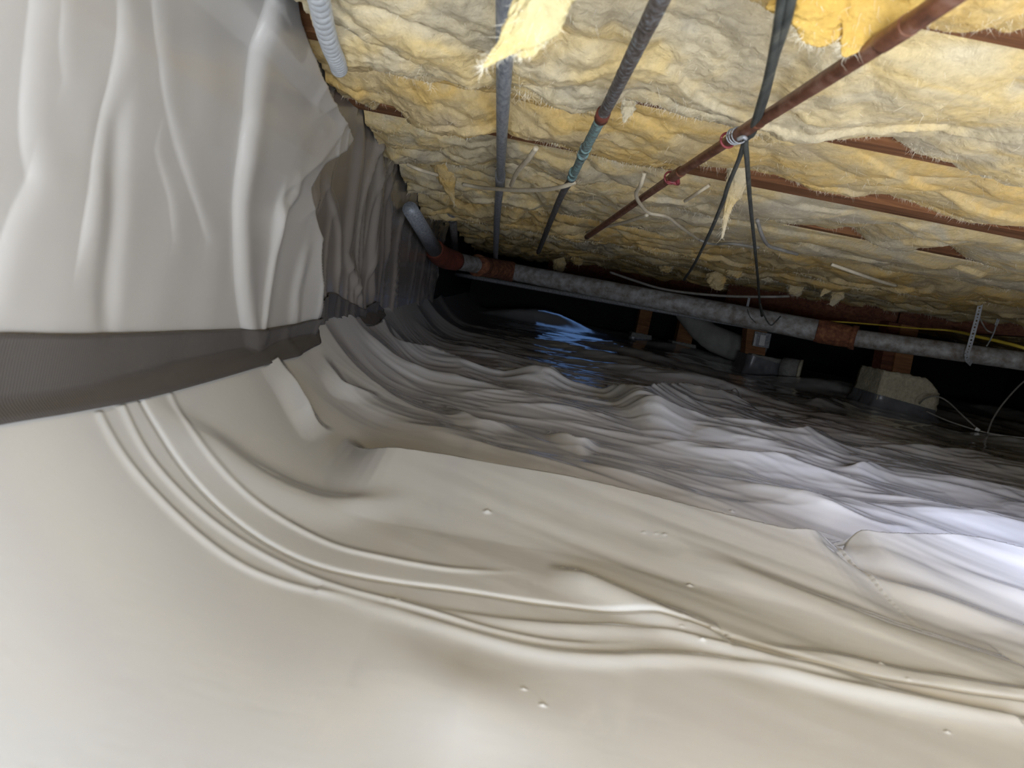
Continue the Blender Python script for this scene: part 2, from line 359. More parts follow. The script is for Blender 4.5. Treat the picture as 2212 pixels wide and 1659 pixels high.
# nearer, softer swells of the film
ridge([(1180, 1235), (1262, 1240), (1420, 1310), (1560, 1370)], 0.007, 0.030, 0.018, (0.0, 0.2), 'soft')
ridge([(1400, 1180), (1600, 1240), (1850, 1330), (2212, 1440)], 0.006, 0.04, 0.03, (0.0, 0.6), 'soft')
ridge([(1700, 1190), (1950, 1280), (2260, 1370)], 0.007, 0.03, 0.02, (0.0, 0.6), 'soft')
ridge([(1980, 1240), (2200, 1290), (2400, 1340)], 0.006, 0.03, 0.02, (0.0, 0.6), 'soft')
ridge([(780, 1400), (1000, 1500), (1300, 1580)], 0.006, 0.05, 0.05, (0.0, 0.0), 'soft')

# ------------------------------------------------------------------ floor
def build_floor():
    far = np.linspace(0.30**-0.6, 8.2**-0.6, 850)**(-1/0.6)
    ys = np.concatenate([np.linspace(-0.32, 0.297, 40), far])
    xs_in = np.linspace(0, 1, 600); Xs = []
    for y in ys:
        xr = max(0.45, 0.76*y+0.12); xo = min(4.4, xr+0.9+0.5*max(y, 0))
        xo = max(xo, 2.4)
        a = WX + (min(xr, 4.0)-WX)*xs_in
        bb = min(xr, 4.0) + (4.4-min(xr, 4.0))*np.linspace(0, 1, 91)[1:]**1.5
        Xs.append(np.concatenate([a, bb]))
    X = np.array(Xs); Y = np.repeat(ys[:, None], X.shape[1], 1)
    Z = zbase(X, Y)
    damp = np.clip(sstep(-0.02, 0.25, X-WX), 0, 1)
    # crumpled film: many sharp folds, mostly running across the room
    def add(xx, yy, hh, wn, wf, kind):
        y0, y1 = yy.min()-3.2*wn-0.02, yy.max()+3.2*wf+0.02
        r0, r1 = np.searchsorted(ys, y0), np.searchsorted(ys, y1)
        if r1 <= r0: return
        x = X[r0:r1]; s = Y[r0:r1] - np.interp(x, xx, yy)
        hgt = np.interp(x, xx, hh, left=0, right=0)
        # fade softly beyond the ends
        if kind in ('line', 'soft'):
            p = np.where(s < 0, np.exp(-(s/wn)**2), np.exp(-(s/wf)**2))
        else:
            a = np.clip(1+s/(wn*1.5), 0, 1); c = np.clip(1-s/(wf*1.5), 0, 1)
            p = np.where(s < 0, a**1.35, c**1.5)
        Z[r0:r1] += hgt*p
    for rd in ridges: add(*rd)
    g = np.random.default_rng(5)
    for k in range(190):
        y = math.exp(g.uniform(math.log(1.10), math.log(6.5))); x = g.uniform(WX+0.10, 0.8*y+0.5)
        ln = g.uniform(0.18, 0.60)*(0.5+0.45*y); sl = g.normal(-0.10, 0.30)
        xx = np.linspace(x-ln/2, x+ln/2, 15); u = np.linspace(-1, 1, 15)
        yy = y + sl*(xx-x) + g.normal(0, 0.06)*ln*u*u*2
        wn = g.uniform(0.03, 0.11)*y**0.8; wf = g.uniform(0.02, 0.08)*y**0.8; h = g.uniform(0.05, 0.16)*min(wn, wf)*1.4
        add(xx, yy, h*(1-np.abs(u)**1.5), wn, wf, 'fold')
    # small pebbles pressing up through the film
    peb = [(1243, 1240), (1284, 1250), (1386, 1171), (1412, 1175), (1430, 1178), (1050, 1120), (1470, 1365), (1515, 1390), (1535, 1363), (1570, 1375), (1490, 1265),
           (1130, 1497), (1170, 1535), (1900, 1440), (1960, 1475), (2045, 1585), (860, 1298), (1215, 1230), (1700, 1145), (1580, 1110)]
    for q in peb:
        c = hit(*q)
        rr = g.uniform(0.0014, 0.0030)*min(1.0, c[1]/0.8)
        r0, r1 = np.searchsorted(ys, c[1]-0.03), np.searchsorted(ys, c[1]+0.03)
        d2 = ((X[r0:r1]-c[0])**2 + (Y[r0:r1]-c[1])**2)/rr**2
        Z[r0:r1] += rr*0.9*np.exp(-d2)
    rid = 1-np.abs(perlin(X*2.2+0.8*perlin(X*3, Y*3, 3), Y*7.5+0.5*X, 21))
    Z += 0.0025*(rid**4)*sstep(0.95, 1.6, Y)*damp
    Z += 0.0020*perlin(X*2.6+1.0, (Y+0.45*X)*15, 27)*sstep(0.5, 0.62, Y)*(1-sstep(1.2, 1.8, Y))*damp*sstep(0.0, 0.3, X)
    Z += 0.0035*(1-np.abs(perlin(X*5.5, Y*16+1.5*X, 23)))**5*sstep(1.0, 2.0, Y)*damp
    Z += 0.0012*perlin(X*6, Y*19+4*X, 24)*sstep(0.9, 1.3, Y)*damp
    nr = sstep(0.42, 0.60, Y)*(1-sstep(1.3, 2.0, Y))*sstep(-0.22, 0.05, X)
    Z += (0.0016*perlin(X*1.7+4.0, (Y+0.40*X)*15, 28) + 0.0007*perlin(X*3.6, (Y+0.55*X)*36, 29))*nr*(0.35+0.65*sstep(0.0, 0.35, X))
    Z += 0.0009*perlin((X-0.5*Y)*4.0, (Y+0.2*X)*8, 30)*(1-sstep(0.5, 0.7, Y))*sstep(-0.15, 0.1, X)
    o = grid_obj('floor', X, Y, Z, M['liner'])
    return tag(o, 'rumpled glossy white vapour barrier film covering the crawl space floor', None, None, 'structure')
floor = build_floor()

# ------------------------------------------------------------------ left wall
def bulge(y, z):
    s = y-np.interp(z, ZE, YE)
    return np.interp(z, ZE, AM)*(0.85+0.15*sstep(-0.5, 0.0, s))*(1-sstep(0.0, 0.035, s))
ZE = np.array([0.0, 0.10, 0.20, 0.28, 0.33, 0.37, 0.405, 0.437, 0.46, 0.50, 0.60])
YE = np.array([1.38, 1.36, 1.32, 1.20, 1.12, 1.16, 1.26, 1.33, 1.14, 0.92, 0.80])
AM = np.array([0.012, 0.015, 0.022, 0.028, 0.036, 0.040, 0.038, 0.037, 0.041, 0.047, 0.052])
wfolds = []
def wfold(pix, h, wn, wf, kind='step', shift=0.03):
    p = []
    for px, py in pix:
        x = WX+shift
        for it in range(6):
            q = PX(px, py, x); x = 0.5*x+0.5*(WX+float(bulge(q[1], q[2]))+abs(h)*0.5)
        p.append(q)
    p = np.array(p); p = p[np.argsort(p[:, 2])]
    zz = np.linspace(p[0, 2], p[-1, 2], 40); yy = np.interp(zz, p[:, 2], p[:, 1])
    for it in range(2): yy = np.convolve(np.pad(yy, 4, mode='reflect', reflect_type='odd'), np.ones(9)/9, 'valid')
    wfolds.append((zz, yy, h, wn, wf, kind))
wfold([(592, 0), (562, 120), (535, 240), (517, 370), (514, 480), (518, 600), (530, 715), (545, 770)], 0.014, 0.008, 0.06, 'step', 0.03)
wfold([(75, -60), (58, 100), (47, 230), (52, 330), (66, 385)], 0.007, 0.012, 0.03, 'step')
wfold([(66, 388), (40, 440), (18, 500), (-10, 600), (-30, 715)], 0.008, 0.012, 0.035, 'step')
wfold([(330, -30), (325, 60), (340, 180), (372, 300), (420, 430), (450, 520)], 0.005, 0.012, 0.03, 'step')
wfold([(255, 0), (240, 150), (212, 260), (200, 340), (180, 450), (165, 560)], 0.006, 0.008, 0.04, 'step')
wfold([(125, 0), (118, 100), (130, 170)], 0.004, 0.01, 0.02, 'step')
wfold([(248, 250), (245, 400), (240, 520), (235, 715)], -0.004, 0.02, 0.015, 'bump')
wfold([(330, 320), (365, 420), (375, 520)], 0.004, 0.012, 0.02, 'step')
wfold([(683, 425), (686, 520), (690, 640), (690, 690)], 0.012, 0.07, 0.010, 'step2')
wfold([(605, 440), (590, 560), (575, 640), (560, 720)], 0.006, 0.01, 0.02, 'bump', 0.02)
wfold([(640, 420), (600, 470), (597, 520)], 0.006, 0.02, 0.015, 'bump', 0.03)
wfold([(783, 270), (780, 353), (765, 462), (754, 534)], 0.012, 0.03, 0.05, 'bump', 0.01)
wfold([(816, 320), (819, 389), (803, 530), (801, 606), (806, 650)], 0.012, 0.02, 0.06, 'bump', 0.01)
wfold([(706, 400), (735, 520), (730, 600)], 0.006, 0.02, 0.03, 'bump', 0.01)
wfold([(750, 545), (775, 640), (780, 680)], 0.010, 0.02, 0.05, 'bump', 0.01)
wfold([(840, 360), (842, 450), (835, 560)], 0.010, 0.03, 0.05, 'bump', 0.01)
wfold([(655, 560), (640, 640), (640, 700)], 0.005, 0.02, 0.02, 'bump', 0.02)
def wall_x(y, z):
    y = np.asarray(y, float); z = np.asarray(z, float)
    ye = np.interp(z, ZE, YE); am = np.interp(z, ZE, AM)
    s = y-ye
    b = am*(0.85+0.15*sstep(-0.5, 0.0, s))*(1-sstep(0.0, 0.035, s))
    x = WX + b
    for zz, yy, h, wn, wf, kind in wfolds:
        s = y-np.interp(z, zz, yy)
        fade = sstep(zz[0]-0.03, zz[0]+0.03, z)*(1-sstep(zz[-1]-0.02, zz[-1]+0.04, z))
        if kind == 'step':   p = np.where(s > 0, (1-np.exp(-np.clip(s, 0, None)/(wn*2.2)))*np.exp(-np.clip(s, 0, None)/wf), 0.0)*1.5
        elif kind == 'step2': p = np.exp(-np.clip(-s, 0, None)/wn)*(1-sstep(0, wf, s))
        else: p = np.where(s < 0, np.exp(-(s/wn)**2), np.exp(-(s/wf)**2))
        x = x + h*p*fade
    # crinkles: fine vertical creases, stronger away from the camera
    k = sstep(1.12, 1.5, y)
    x = x + 0.004*perlin(y*4.2+0.7*z*4, z*2.2, 31) + 0.004*k*perlin(y*3.1, z*2.0, 32)
    x = x + 0.010*k*(1-np.abs(perlin(y*3.6+1.1*perlin(y*1.3, z*2.2, 9)+0.9*z, z*1.1, 33)))**12
    x = x + 0.006*k*(1-np.abs(perlin(y*8+1.5*z+0.8*perlin(y*2, z*4, 12), z*1.6, 35)))**12 + 0.0010*(1-k)*perlin(y*12, z*3, 36)
    # slanting creases under the gathered corner
    x = x + 0.0035*sstep(0.95, 1.1, y)*(1-sstep(1.3, 1.45, y))*(1-np.abs(perlin((y*0.8+z*0.75)*2.5, (z*0.8-y*0.6)*13, 41)))**6*sstep(0.27, 0.33, z)
    return x
ywl = np.concatenate([np.linspace(-0.32, 0.36, 30), np.linspace(0.365**-0.45, 3.45**-0.45, 620)**(-1/0.45)])
zwl = np.linspace(0.0, 0.60, 250)
Yw, Zw = np.meshgrid(ywl, zwl, indexing='ij')
Xw = wall_x(Yw, Zw)
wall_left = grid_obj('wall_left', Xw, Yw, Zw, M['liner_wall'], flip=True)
# beyond the gathered corner a thinner, browner sheet hangs over the dark wall
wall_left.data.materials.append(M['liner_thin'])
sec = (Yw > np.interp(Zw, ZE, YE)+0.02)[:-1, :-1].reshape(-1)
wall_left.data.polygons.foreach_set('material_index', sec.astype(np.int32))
tag(wall_left, 'white vapour barrier film hanging in folds over the left foundation wall', None, None, 'structure')
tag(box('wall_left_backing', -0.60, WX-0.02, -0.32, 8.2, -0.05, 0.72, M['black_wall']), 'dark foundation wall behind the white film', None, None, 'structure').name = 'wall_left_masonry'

# ------------------------------------------------------------------ rest of the shell
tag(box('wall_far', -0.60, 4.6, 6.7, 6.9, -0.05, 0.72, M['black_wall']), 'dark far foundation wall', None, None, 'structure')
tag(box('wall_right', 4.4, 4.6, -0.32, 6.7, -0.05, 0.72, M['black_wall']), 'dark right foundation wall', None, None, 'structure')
def wall_back():
    # wall behind the camera with the access hatch cut out
    V = []; Fc = []
    def q(x0, x1, z0, z1):
        i = len(V)
        V.extend([(x0, -0.47, z0), (x1, -0.47, z0), (x1, -0.32, z0), (x0, -0.32, z0), (x0, -0.47, z1), (x1, -0.47, z1), (x1, -0.32, z1), (x0, -0.32, z1)])
        for f in [(0, 3, 2, 1), (4, 5, 6, 7), (0, 1, 5, 4), (1, 2, 6, 5), (2, 3, 7, 6), (3, 0, 4, 7)]: Fc.append(tuple(i+k for k in f))
    q(-0.60, 4.6, -0.05, 0.02); q(-0.60, 4.6, 0.54, 0.72)
    q(-0.60, -0.18, 0.02, 0.54); q(0.30, 4.6, 0.02, 0.54); q(-0.18, 0.30, 0.24, 0.54)
    return make_mesh('wall_back', V, Fc, M['concrete_grey'], None, False)
tag(wall_back(), 'foundation wall with an access hatch opening', None, None, 'structure')
tag(box('ceiling', -0.60, 4.6, -0.32, 6.9, 0.72, 0.74, M['subfloor']), 'wooden subfloor boards above the joists', None, None, 'structure')

# ------------------------------------------------------------------ seam tape
tape_top = [(-420, 716), (-150, 716), (0, 715), (150, 717), (300, 715), (450, 711), (560, 707), (612, 701), (655, 690), (678, 681), (690, 660), (705, 645), (725, 633), (745, 643), (765, 655), (788, 668), (803, 661), (818, 652), (832, 668)]
tape_bot = [(-420, 1000), (-150, 945), (0, 912), (150, 883), (300, 850), (450, 810), (560, 779), (612, 765), (655, 748), (678, 738), (690, 722), (705, 706), (732, 690), (750, 690), (775, 697), (800, 703), (812, 700), (826, 690), (838, 682)]
def build_tape():
    A = smooth_path([PX(a, b_, WX+0.012) for a, b_ in tape_top], 260); B = smooth_path([PX(a, b_, WX+0.022) for a, b_ in tape_bot], 260)
    t = np.linspace(0, 1, 14)[None, :, None]
    Q = A[:, None]*(1-t)+B[:, None]*t
    y, z = Q[..., 1], Q[..., 2]
    fx = WX + (0.25-0.05*sstep(1.2, 2.6, y))*(1-(np.clip(z, 0.0, 0.118)/0.118)**(1/2.2))
    x = np.maximum(wall_x(y, z), fx) + 0.0035
    x = x + 0.004*np.clip(perlin(y*22, z*6, 51), 0, 1)*sstep(0.9, 1.1, y)
    o = grid_obj('seam_tape', x, y, z, M['tape'])
    md = o.modifiers.new('solid', 'SOLIDIFY'); md.thickness = 0.0006; md.offset = 1
    return o
tag(build_tape(), 'dark ribbed seam tape joining the wall film to the floor film', 'tape')

# ------------------------------------------------------------------ joists
J0, SP, JZ = 0.647, 0.406, 0.511
def jy(k): return J0 + SP*k
def jt(k): return 0.076 if k == 2 else 0.038
NJ = 14
ORD = ['nearest', 'second', 'third', 'fourth', 'fifth', 'sixth', 'seventh', 'eighth', 'ninth', 'tenth', 'eleventh', 'twelfth', 'thirteenth', 'fourteenth', 'fifteenth']
jlab = {0: 'brown wooden floor joist at the top right corner, nearest one in view',
        1: 'brown wooden floor joist showing between two batts right of the black cables',
        2: 'long brown wooden floor joist crossing behind the red copper clip, third from camera'}
for k in range(-1, NJ):
    y = jy(k); j = random.uniform(-0.002, 0.002)
    o = box('floor_joist', -0.345, 4.4, y-jt(k), y, JZ+j, 0.719, M['joist'], None, 0.002)
    lab = jlab.get(k, 'brown wooden floor joist between insulation batts, %s joist from the camera' % ORD[max(k, 0)] if k >= 0 else 'brown wooden floor joist overhead, just above the top of the view')
    tag(o, lab, 'joist', 'floor joists')

# ------------------------------------------------------------------ insulation batts
edge_px = {
 -1: [(740, -95), (1300, 10), (1420, -15), (1593, 3), (1607, 19), (1628, 32), (1661, 46), (1690, 40), (1760, 20), (1900, 60), (1965, 68), (1993, 79), (2041, 84), (2087, 79), (2101, 65), (2144, 87), (2182, 70), (2212, 54), (2300, 80)],
 0: [(748, 128), (800, 150), (830, 163), (884, 178), (925, 190), (979, 178), (1020, 184), (1074, 195), (1128, 211), (1182, 230), (1240, 246), (1300, 240), (1350, 220), (1403, 225), (1444, 244), (1498, 258), (1539, 265), (1600, 285), (1647, 308), (1693, 322), (1748, 306), (1803, 304), (1876, 297), (1914, 297), (1965, 334), (2041, 358), (2087, 377), (2169, 404), (2212, 395), (2300, 410)],
 1: [(770, 214), (800, 236), (812, 244), (824, 228), (849, 222), (879, 230), (898, 255), (925, 271), (965, 277), (1020, 292), (1060, 284), (1080, 270), (1106, 271), (1142, 293), (1196, 317), (1240, 330), (1295, 342), (1349, 358), (1430, 368), (1471, 364), (1487, 352), (1525, 362), (1566, 360), (1607, 360), (1647, 364), (1702, 386), (1742, 406), (1800, 411), (1867, 414), (1901, 414), (1920, 425), (1966, 439), (2012, 458), (2059, 476), (2094, 483), (2117, 481), (2147, 456), (2165, 472), (2186, 479), (2212, 479), (2300, 500)],
 2: [(815, 318), (870, 338), (950, 350), (1030, 362), (1074, 352), (1130, 372), (1200, 402), (1290, 424), (1400, 440), (1500, 455), (1600, 474), (1700, 483), (1746, 483), (1786, 494), (1809, 481), (1834, 488), (1862, 516), (1897, 527), (1931, 530), (1955, 516), (2008, 504), (2036, 523), (2070, 550), (2117, 571), (2168, 581), (2212, 562), (2300, 590)],
 3: [(880, 415), (1000, 425), (1200, 462), (1400, 500), (1600, 530), (1715, 541), (1790, 549), (1880, 566), (1990, 590), (2030, 588), (2060, 602), (2100, 615), (2212, 632), (2300, 650)],
 4: [(890, 470), (1000, 480), (1200, 510), (1400, 540), (1560, 566), (1700, 585), (1800, 612), (1900, 622), (2000, 640), (2050, 634), (2100, 650), (2212, 655)],
}
blab = {-1: 'pale yellow fibreglass batt along the top edge of the view',
        0: 'large cream fibreglass batt sagging below the first joist, behind the copper pipe clip',
        1: 'cream fibreglass batt with a scalloped lower edge above the long exposed joist',
        2: 'greyish cream fibreglass batt just below the long exposed joist'}
def build_batt(k):
    y0 = jy(k)+0.003; y1 = jy(k+1)-jt(k+1)-0.003; ym = 0.5*(y0+y1)
    xr = min(4.35, 0.95*ym+0.75)
    step = 0.0036*max(0.8, ym)**0.85
    nx = int((xr+0.335)/step); nt = max(36, int(0.50/step))
    nx = min(nx, 520); nt = min(nt, 130)
    xl = {-1: -0.228, 0: -0.262}.get(k, -0.335)
    xs = np.linspace(xl, xr, nx)
    g = np.random.default_rng(100+k)
    pts = edge_px.get(k)
    zd = JZ-0.018 + 0.018*fbm(xs*2.6+k*5.7, xs*0+k*1.3, 60+k, 3)
    if k >= 5: zd = zd - 0.028 + 0.018*perlin(xs*6+k*3.3, xs*0+k, 70+k)
    if pts:
        e = np.array([P(a, b_, y1-0.006) for a, b_ in pts]); e = e[np.argsort(e[:, 0])]
        zl = np.interp(xs, e[:, 0], e[:, 2]); zl = np.where(xs > e[-1, 0]+0.05, zd, zl); zl = np.where(xs < e[0, 0]-0.05, zd, zl)
    else: zl = zd
    zl = zl + 0.0022*perlin(xs*70, xs*0+k, 80+k) + 0.0015*perlin(xs*150, xs*0+k, 81+k)
    z0 = JZ+0.012 - 0.010*(0.5+0.5*perlin(xs*4.0+k, xs*0+0.3, 90+k))
    if k >= 3: z0 = z0-0.006
    # cross-section: up the near joist, along the sagging belly, round the lip, back up the far joist
    t = np.linspace(-0.12, 1.12, nt)
    T = np.repeat(t[None, :], nx, 0); X = np.repeat(xs[:, None], nt, 1)
    tm = np.clip(T, 0, 1); sm = tm**1.05
    Zm = z0[:, None]*(1-sm) + zl[:, None]*sm - 0.012*np.sin(math.pi*tm)
    Ym = y0 + (y1-y0)*(tm*0.985)
    lip = sstep(0.93, 1.0, tm); Zm = Zm + 0.010*lip**2
    up0 = np.clip(-T/0.12, 0, 1); up1 = np.clip((T-1)/0.12, 0, 1)
    Z = Zm*(1-np.maximum(up0, up1)) + 0.70*np.maximum(up0, up1)
    Y = Ym + 0.012*up1 - 0.0*up0
    # pillowy tufts with creases between them
    yy = y0+(y1-y0)*T
    wxn = 0.35*perlin(X*5, yy*5, 111+k); wyn = 0.35*perlin(X*5+9, yy*5, 112+k)
    sA = 1.0 if k < 2 else (1.25 if k < 4 else 1.6)
    pil = np.abs(perlin(X*sA*4.4+wxn, yy*sA*4.4+wyn, 113+k))
    pil2 = np.abs(perlin(X*sA*13+wxn*2, yy*sA*10+wyn*2, 114+k))
    fine = fbm(X*38, yy*30, 115+k, 4, 2.1, 0.6)
    amp = np.clip(1-np.maximum(up0, up1), 0, 1)*sstep(0.0, 0.22, T)*(1-0.85*sstep(0.80, 0.97, T))
    left = 0.60+0.75*(1-sstep(-0.1, 0.55, X))
    far = 1.0 + 0.35*sstep(1.6, 2.8, yy)
    D = (0.034*(np.sqrt(pil+0.06)-0.5) + 0.008*(np.sqrt(pil2+0.08)-0.4)*left + 0.0026*fine)*amp*left*far
    # layers torn into ledges
    led = perlin(X*2.6+3*k, yy*6+0.8*X+2.0*wxn, 116+k)
    D += 0.010*sstep(-0.03, 0.07, led)*amp*far
    Z = Z - D*0.85; Y = Y - D*0.45*(1-sstep(0.0, 0.1, -T)) 
    top_ok = T < 1.0
    Y = np.clip(Y, y0-0.001, y1+0.014)
    root = empty('insulation_batt', (0.5*(xr-0.335), ym, JZ))
    mat = M['batt0'] if k in (-1, 1, 5, 8) else (M['batt1'] if k in (0, 2, 3, 6) else M['batt2'])
    ob = grid_obj('fibreglass', X, Y, Z, mat, None, False, True)
    adopt(ob, root)
    # loose strands hanging from the lip and off the tufts
    ns = int(6500/(0.7+0.6*max(ym, 0.4))) if k < 8 else 300
    xi = g.integers(0, nx, ns); tl = np.where(g.random(ns) < 0.72, g.normal(0.93, 0.06, ns), g.uniform(0.1, 1.0, ns))
    ti = np.clip(((np.clip(tl, 0.05, 1.0)+0.12)/1.24*(nt-1)).astype(int), 0, nt-1)
    B = np.stack([X[xi, ti], Y[xi, ti], Z[xi, ti]], -1)
    clump = 0.5+0.5*np.clip(perlin(B[:, 0]*18, B[:, 1]*6, 130+k)*2, -1, 1)
    ln = g.uniform(0.002, 0.010, ns)*(0.25+1.0*clump)*(0.8+0.3*ym)*(0.6 if k == -1 else 1.0); wd = 0.00010*(0.6+0.8*ym)
    dx = g.normal(0, 0.38, ns); dy = g.normal(-0.2, 0.3, ns); dz = -g.uniform(0.25, 1.0, ns)
    D1 = np.stack([dx, dy, dz], -1); D1 /= np.linalg.norm(D1, axis=1)[:, None]
    Cv = g.normal(0, 0.5, (ns, 3)); Cv[:, 2] -= 0.35
    side = np.cross(D1, np.array([0, 1.0, 0.1])); side /= np.linalg.norm(side, axis=1)[:, None]+1e-9
    V = []
    for q, wfrac in ((0.0, 1.0), (0.35, 0.9), (0.7, 0.6), (1.0, 0.12)):
        c = B + D1*(ln*q)[:, None] + Cv*(ln*q*q*0.6)[:, None] - D1*0.002
        V.append(c-side*wd*wfrac); V.append(c+side*wd*wfrac)
    V = np.stack(V, 1)
    fi = np.array([[0, 1, 3, 2], [2, 3, 5, 4], [4, 5, 7, 6]])
    Fc = (np.arange(ns)[:, None, None]*8 + fi[None]).reshape(-1, 4)
    fb = make_mesh('loose_fibres', V.reshape(-1, 3), Fc, M['fibre']); fb['kind'] = 'stuff'
    adopt(fb, root)
    lab = blab.get(k, 'cream fibreglass batt deeper in the crawl space, between %s and %s joists' % (ORD[max(k, 0)], ORD[max(k, 0)+1]))
    tag(root, lab, 'insulation', 'fibreglass batts between the joists')
for k in range(-1, NJ-1): build_batt(k)

# torn pieces and wisps of fibreglass
def tuft(name, pts, widths, mat, label, flat=0.5, seed=1, nfib=140, cat='insulation'):
    path = smooth_path(pts, 60); n = len(path); segs = 56
    rr = np.interp(np.linspace(0, 1, n), np.linspace(0, 1, len(widths)), widths)
    t, a, c = frames(path)
    view = path - CAM[None]; view /= np.linalg.norm(view, axis=1)[:, None]
    a = np.cross(t, view); a /= np.linalg.norm(a, axis=1)[:, None]; c = np.cross(t, a)
    ang = np.linspace(0, 2*math.pi, segs, endpoint=False)
    ii = np.arange(n)[:, None]+0*ang[None]; s1 = np.sin(ang)[None]+0*ii; c1 = np.cos(ang)[None]+0*ii
    no = 1 + 0.28*perlin(ii*0.09+seed, s1*1.6+c1*0.9+seed*3, seed) + 0.16*perlin(ii*0.16, s1*5+c1*4+seed, seed+5) + 0.07*perlin(ii*0.9, s1*6+c1*5, seed+9) + 0.07*perlin(ii*0.12, s1*14+c1*11, seed+11)
    V = path[:, None]+(rr[:, None]*no)[..., None]*(c1[..., None]*a[:, None]+flat*s1[..., None]*c[:, None])
    f = [tuple(int(q) for q in x) for x in grid_faces(n, segs, True)]
    f.append(tuple(range(segs-1, -1, -1))); f.append(tuple(range((n-1)*segs, n*segs)))
    root = empty(name, path[0])
    adopt(make_mesh('fibreglass', V.reshape(-1, 3), f, mat), root)
    g = np.random.default_rng(seed+200)
    pi = g.integers(4, n, nfib); aj = g.integers(0, segs, nfib); B = V[pi, aj]
    out = B-path[pi]; out /= np.linalg.norm(out, axis=1)[:, None]+1e-9
    D1 = out*0.5 + t[pi]*g.uniform(0.3, 1.0, nfib)[:, None] + g.normal(0, 0.3, (nfib, 3)); D1 /= np.linalg.norm(D1, axis=1)[:, None]
    dist = B[:, 1].mean(); ln = g.uniform(0.003, 0.012, nfib)*(0.6+0.5*dist); wd = 0.00009*(0.6+0.8*dist)
    side = np.cross(D1, np.array([0, 1.0, 0.1])); side /= np.linalg.norm(side, axis=1)[:, None]+1e-9
    VV = []
    for q, wf in ((0, 1.0), (0.5, 0.8), (1.0, 0.1)):
        cc = B + D1*(ln*q)[:, None] + g.normal(0, 0.2, (nfib, 3))*(ln*q*q)[:, None] - D1*0.001
        VV.append(cc-side*wd*wf); VV.append(cc+side*wd*wf)
    fi = np.array([[0, 1, 3, 2], [2, 3, 5, 4]])
    fb = make_mesh('loose_fibres', np.stack(VV, 1).reshape(-1, 3), (np.arange(nfib)[:, None, None]*6+fi[None]).reshape(-1, 4), M['fibre'])
    fb['kind'] = 'stuff'; adopt(fb, root)
    tag(root, label, cat, 'torn fibreglass pieces')
def PP(l, z=None): return [P(*q) for q in l]
k_ = 1/F
tuft('torn_insulation_strip', PP([(1215, -70, .46), (1175, 5, .46), (1130, 65, .465), (1090, 103, .47), (1055, 135, .475), (1040, 146, .478)]), [55*.46*k_, 52*.46*k_, 40*.46*k_, 18*.47*k_, 6*.47*k_, 0.0004], M['batt_pale'], 'pale yellow fibreglass strip torn loose, hanging across the grey conduit', 0.4, 3, 200)
tuft('torn_insulation_strip', PP([(1190, -20, .47), (1172, 40, .47), (1150, 85, .472), (1128, 112, .475), (1118, 122, .476)]), [30*.46*k_, 34*.46*k_, 26*.46*k_, 15*.47*k_, 0.001], M['batt_pale'], 'short ragged fibreglass lobe beside the torn strip over the grey conduit', 0.4, 5, 120)
tuft('torn_insulation_chunk', PP([(1760, -60, 0.525), (1765, 0, 0.525), (1762, 40, 0.530), (1750, 70, 0.535), (1735, 88, 0.540)]), [90*.52*k_, 85*.52*k_, 72*.52*k_, 50*.52*k_, 12*.52*k_], M['batt_orange'], 'bright orange-yellow fibreglass chunk beside the black cables', 0.35, 8, 160)
tuft('torn_insulation_chunk', PP([(1890, -50, 0.515), (1880, 0, 0.515), (1862, 50, 0.520), (1838, 95, 0.525), (1822, 122, 0.530)]), [95*.52*k_, 85*.52*k_, 52*.52*k_, 24*.52*k_, 5*.52*k_], M['batt_orange'], 'bright orange-yellow fibreglass flap hanging down to the copper pipe', 0.35, 12, 160)
tuft('insulation_wisp', [P(945, 335, 1.9), P(962, 375, 1.95), P(972, 410, 2.0), P(982, 442, 2.05)], [22*1.9*k_, 20*1.9*k_, 10*1.9*k_, 0.001], M['batt0'], 'thin tan fibreglass wisp dangling above the capped pipe stub', 0.5, 21, 50)
tuft('insulation_wisp', [P(1592, 350, 1.30), P(1590, 400, 1.31), P(1572, 450, 1.33), P(1560, 515, 1.36)], [18*1.3*k_, 20*1.3*k_, 8*1.3*k_, 2*1.3*k_], M['batt1'], 'long whitish fibreglass wisp hanging between the two black cables', 0.5, 25, 90)
tuft('insulation_wisp', [P(1318, 120, .95), P(1328, 140, .95), P(1334, 165, .95), P(1340, 178, .95)], [12*k_, 16*k_, 9*k_, 1*k_], M['batt1'], 'small white fibreglass tuft stuck to the corroded pipe', 0.6, 27, 60)
tuft('insulation_wisp', [P(925, 150, 1.0), P(929, 170, 1.0), P(930, 195, 1.0)], [9*k_, 5*k_, 1*k_], M['batt0'], 'tiny fibreglass curl below the batt left of the grey conduit', 0.6, 29, 30)
tuft('insulation_wisp', [P(1358, 205, 1.0), P(1356, 235, 1.0), P(1348, 265, 1.0)], [12*k_, 14*k_, 2*k_], M['batt1'], 'cream fibreglass tag hanging right of the corroded pipe coupling', 0.5, 33, 50)
tuft('insulation_wisp', [P(1500, 455, 2.1), P(1515, 475, 2.1), P(1508, 492, 2.1)], [20*2*k_, 22*2*k_, 4*2*k_], M['batt_pale'], 'small pale fibreglass tuft left of the black cables, deep in the rows', 0.6, 35, 40)
tuft('insulation_wisp', [P(1810, 598, 2.9), P(1790, 620, 2.9), P(1772, 640, 2.9)], [14*2.9*k_, 10*2.9*k_, 1*2.9*k_], M['batt1'], 'pointed grey fibreglass wisp in front of the dark girder', 0.5, 37, 40)
tuft('insulation_wisp', [P(1815, 620, 3.0), P(1808, 640, 3.0), P(1795, 660, 3.0)], [14*3*k_, 12*3*k_, 4*3*k_], M['batt1'], 'cream fibreglass lump hanging over the dark girder', 0.6, 39, 40)
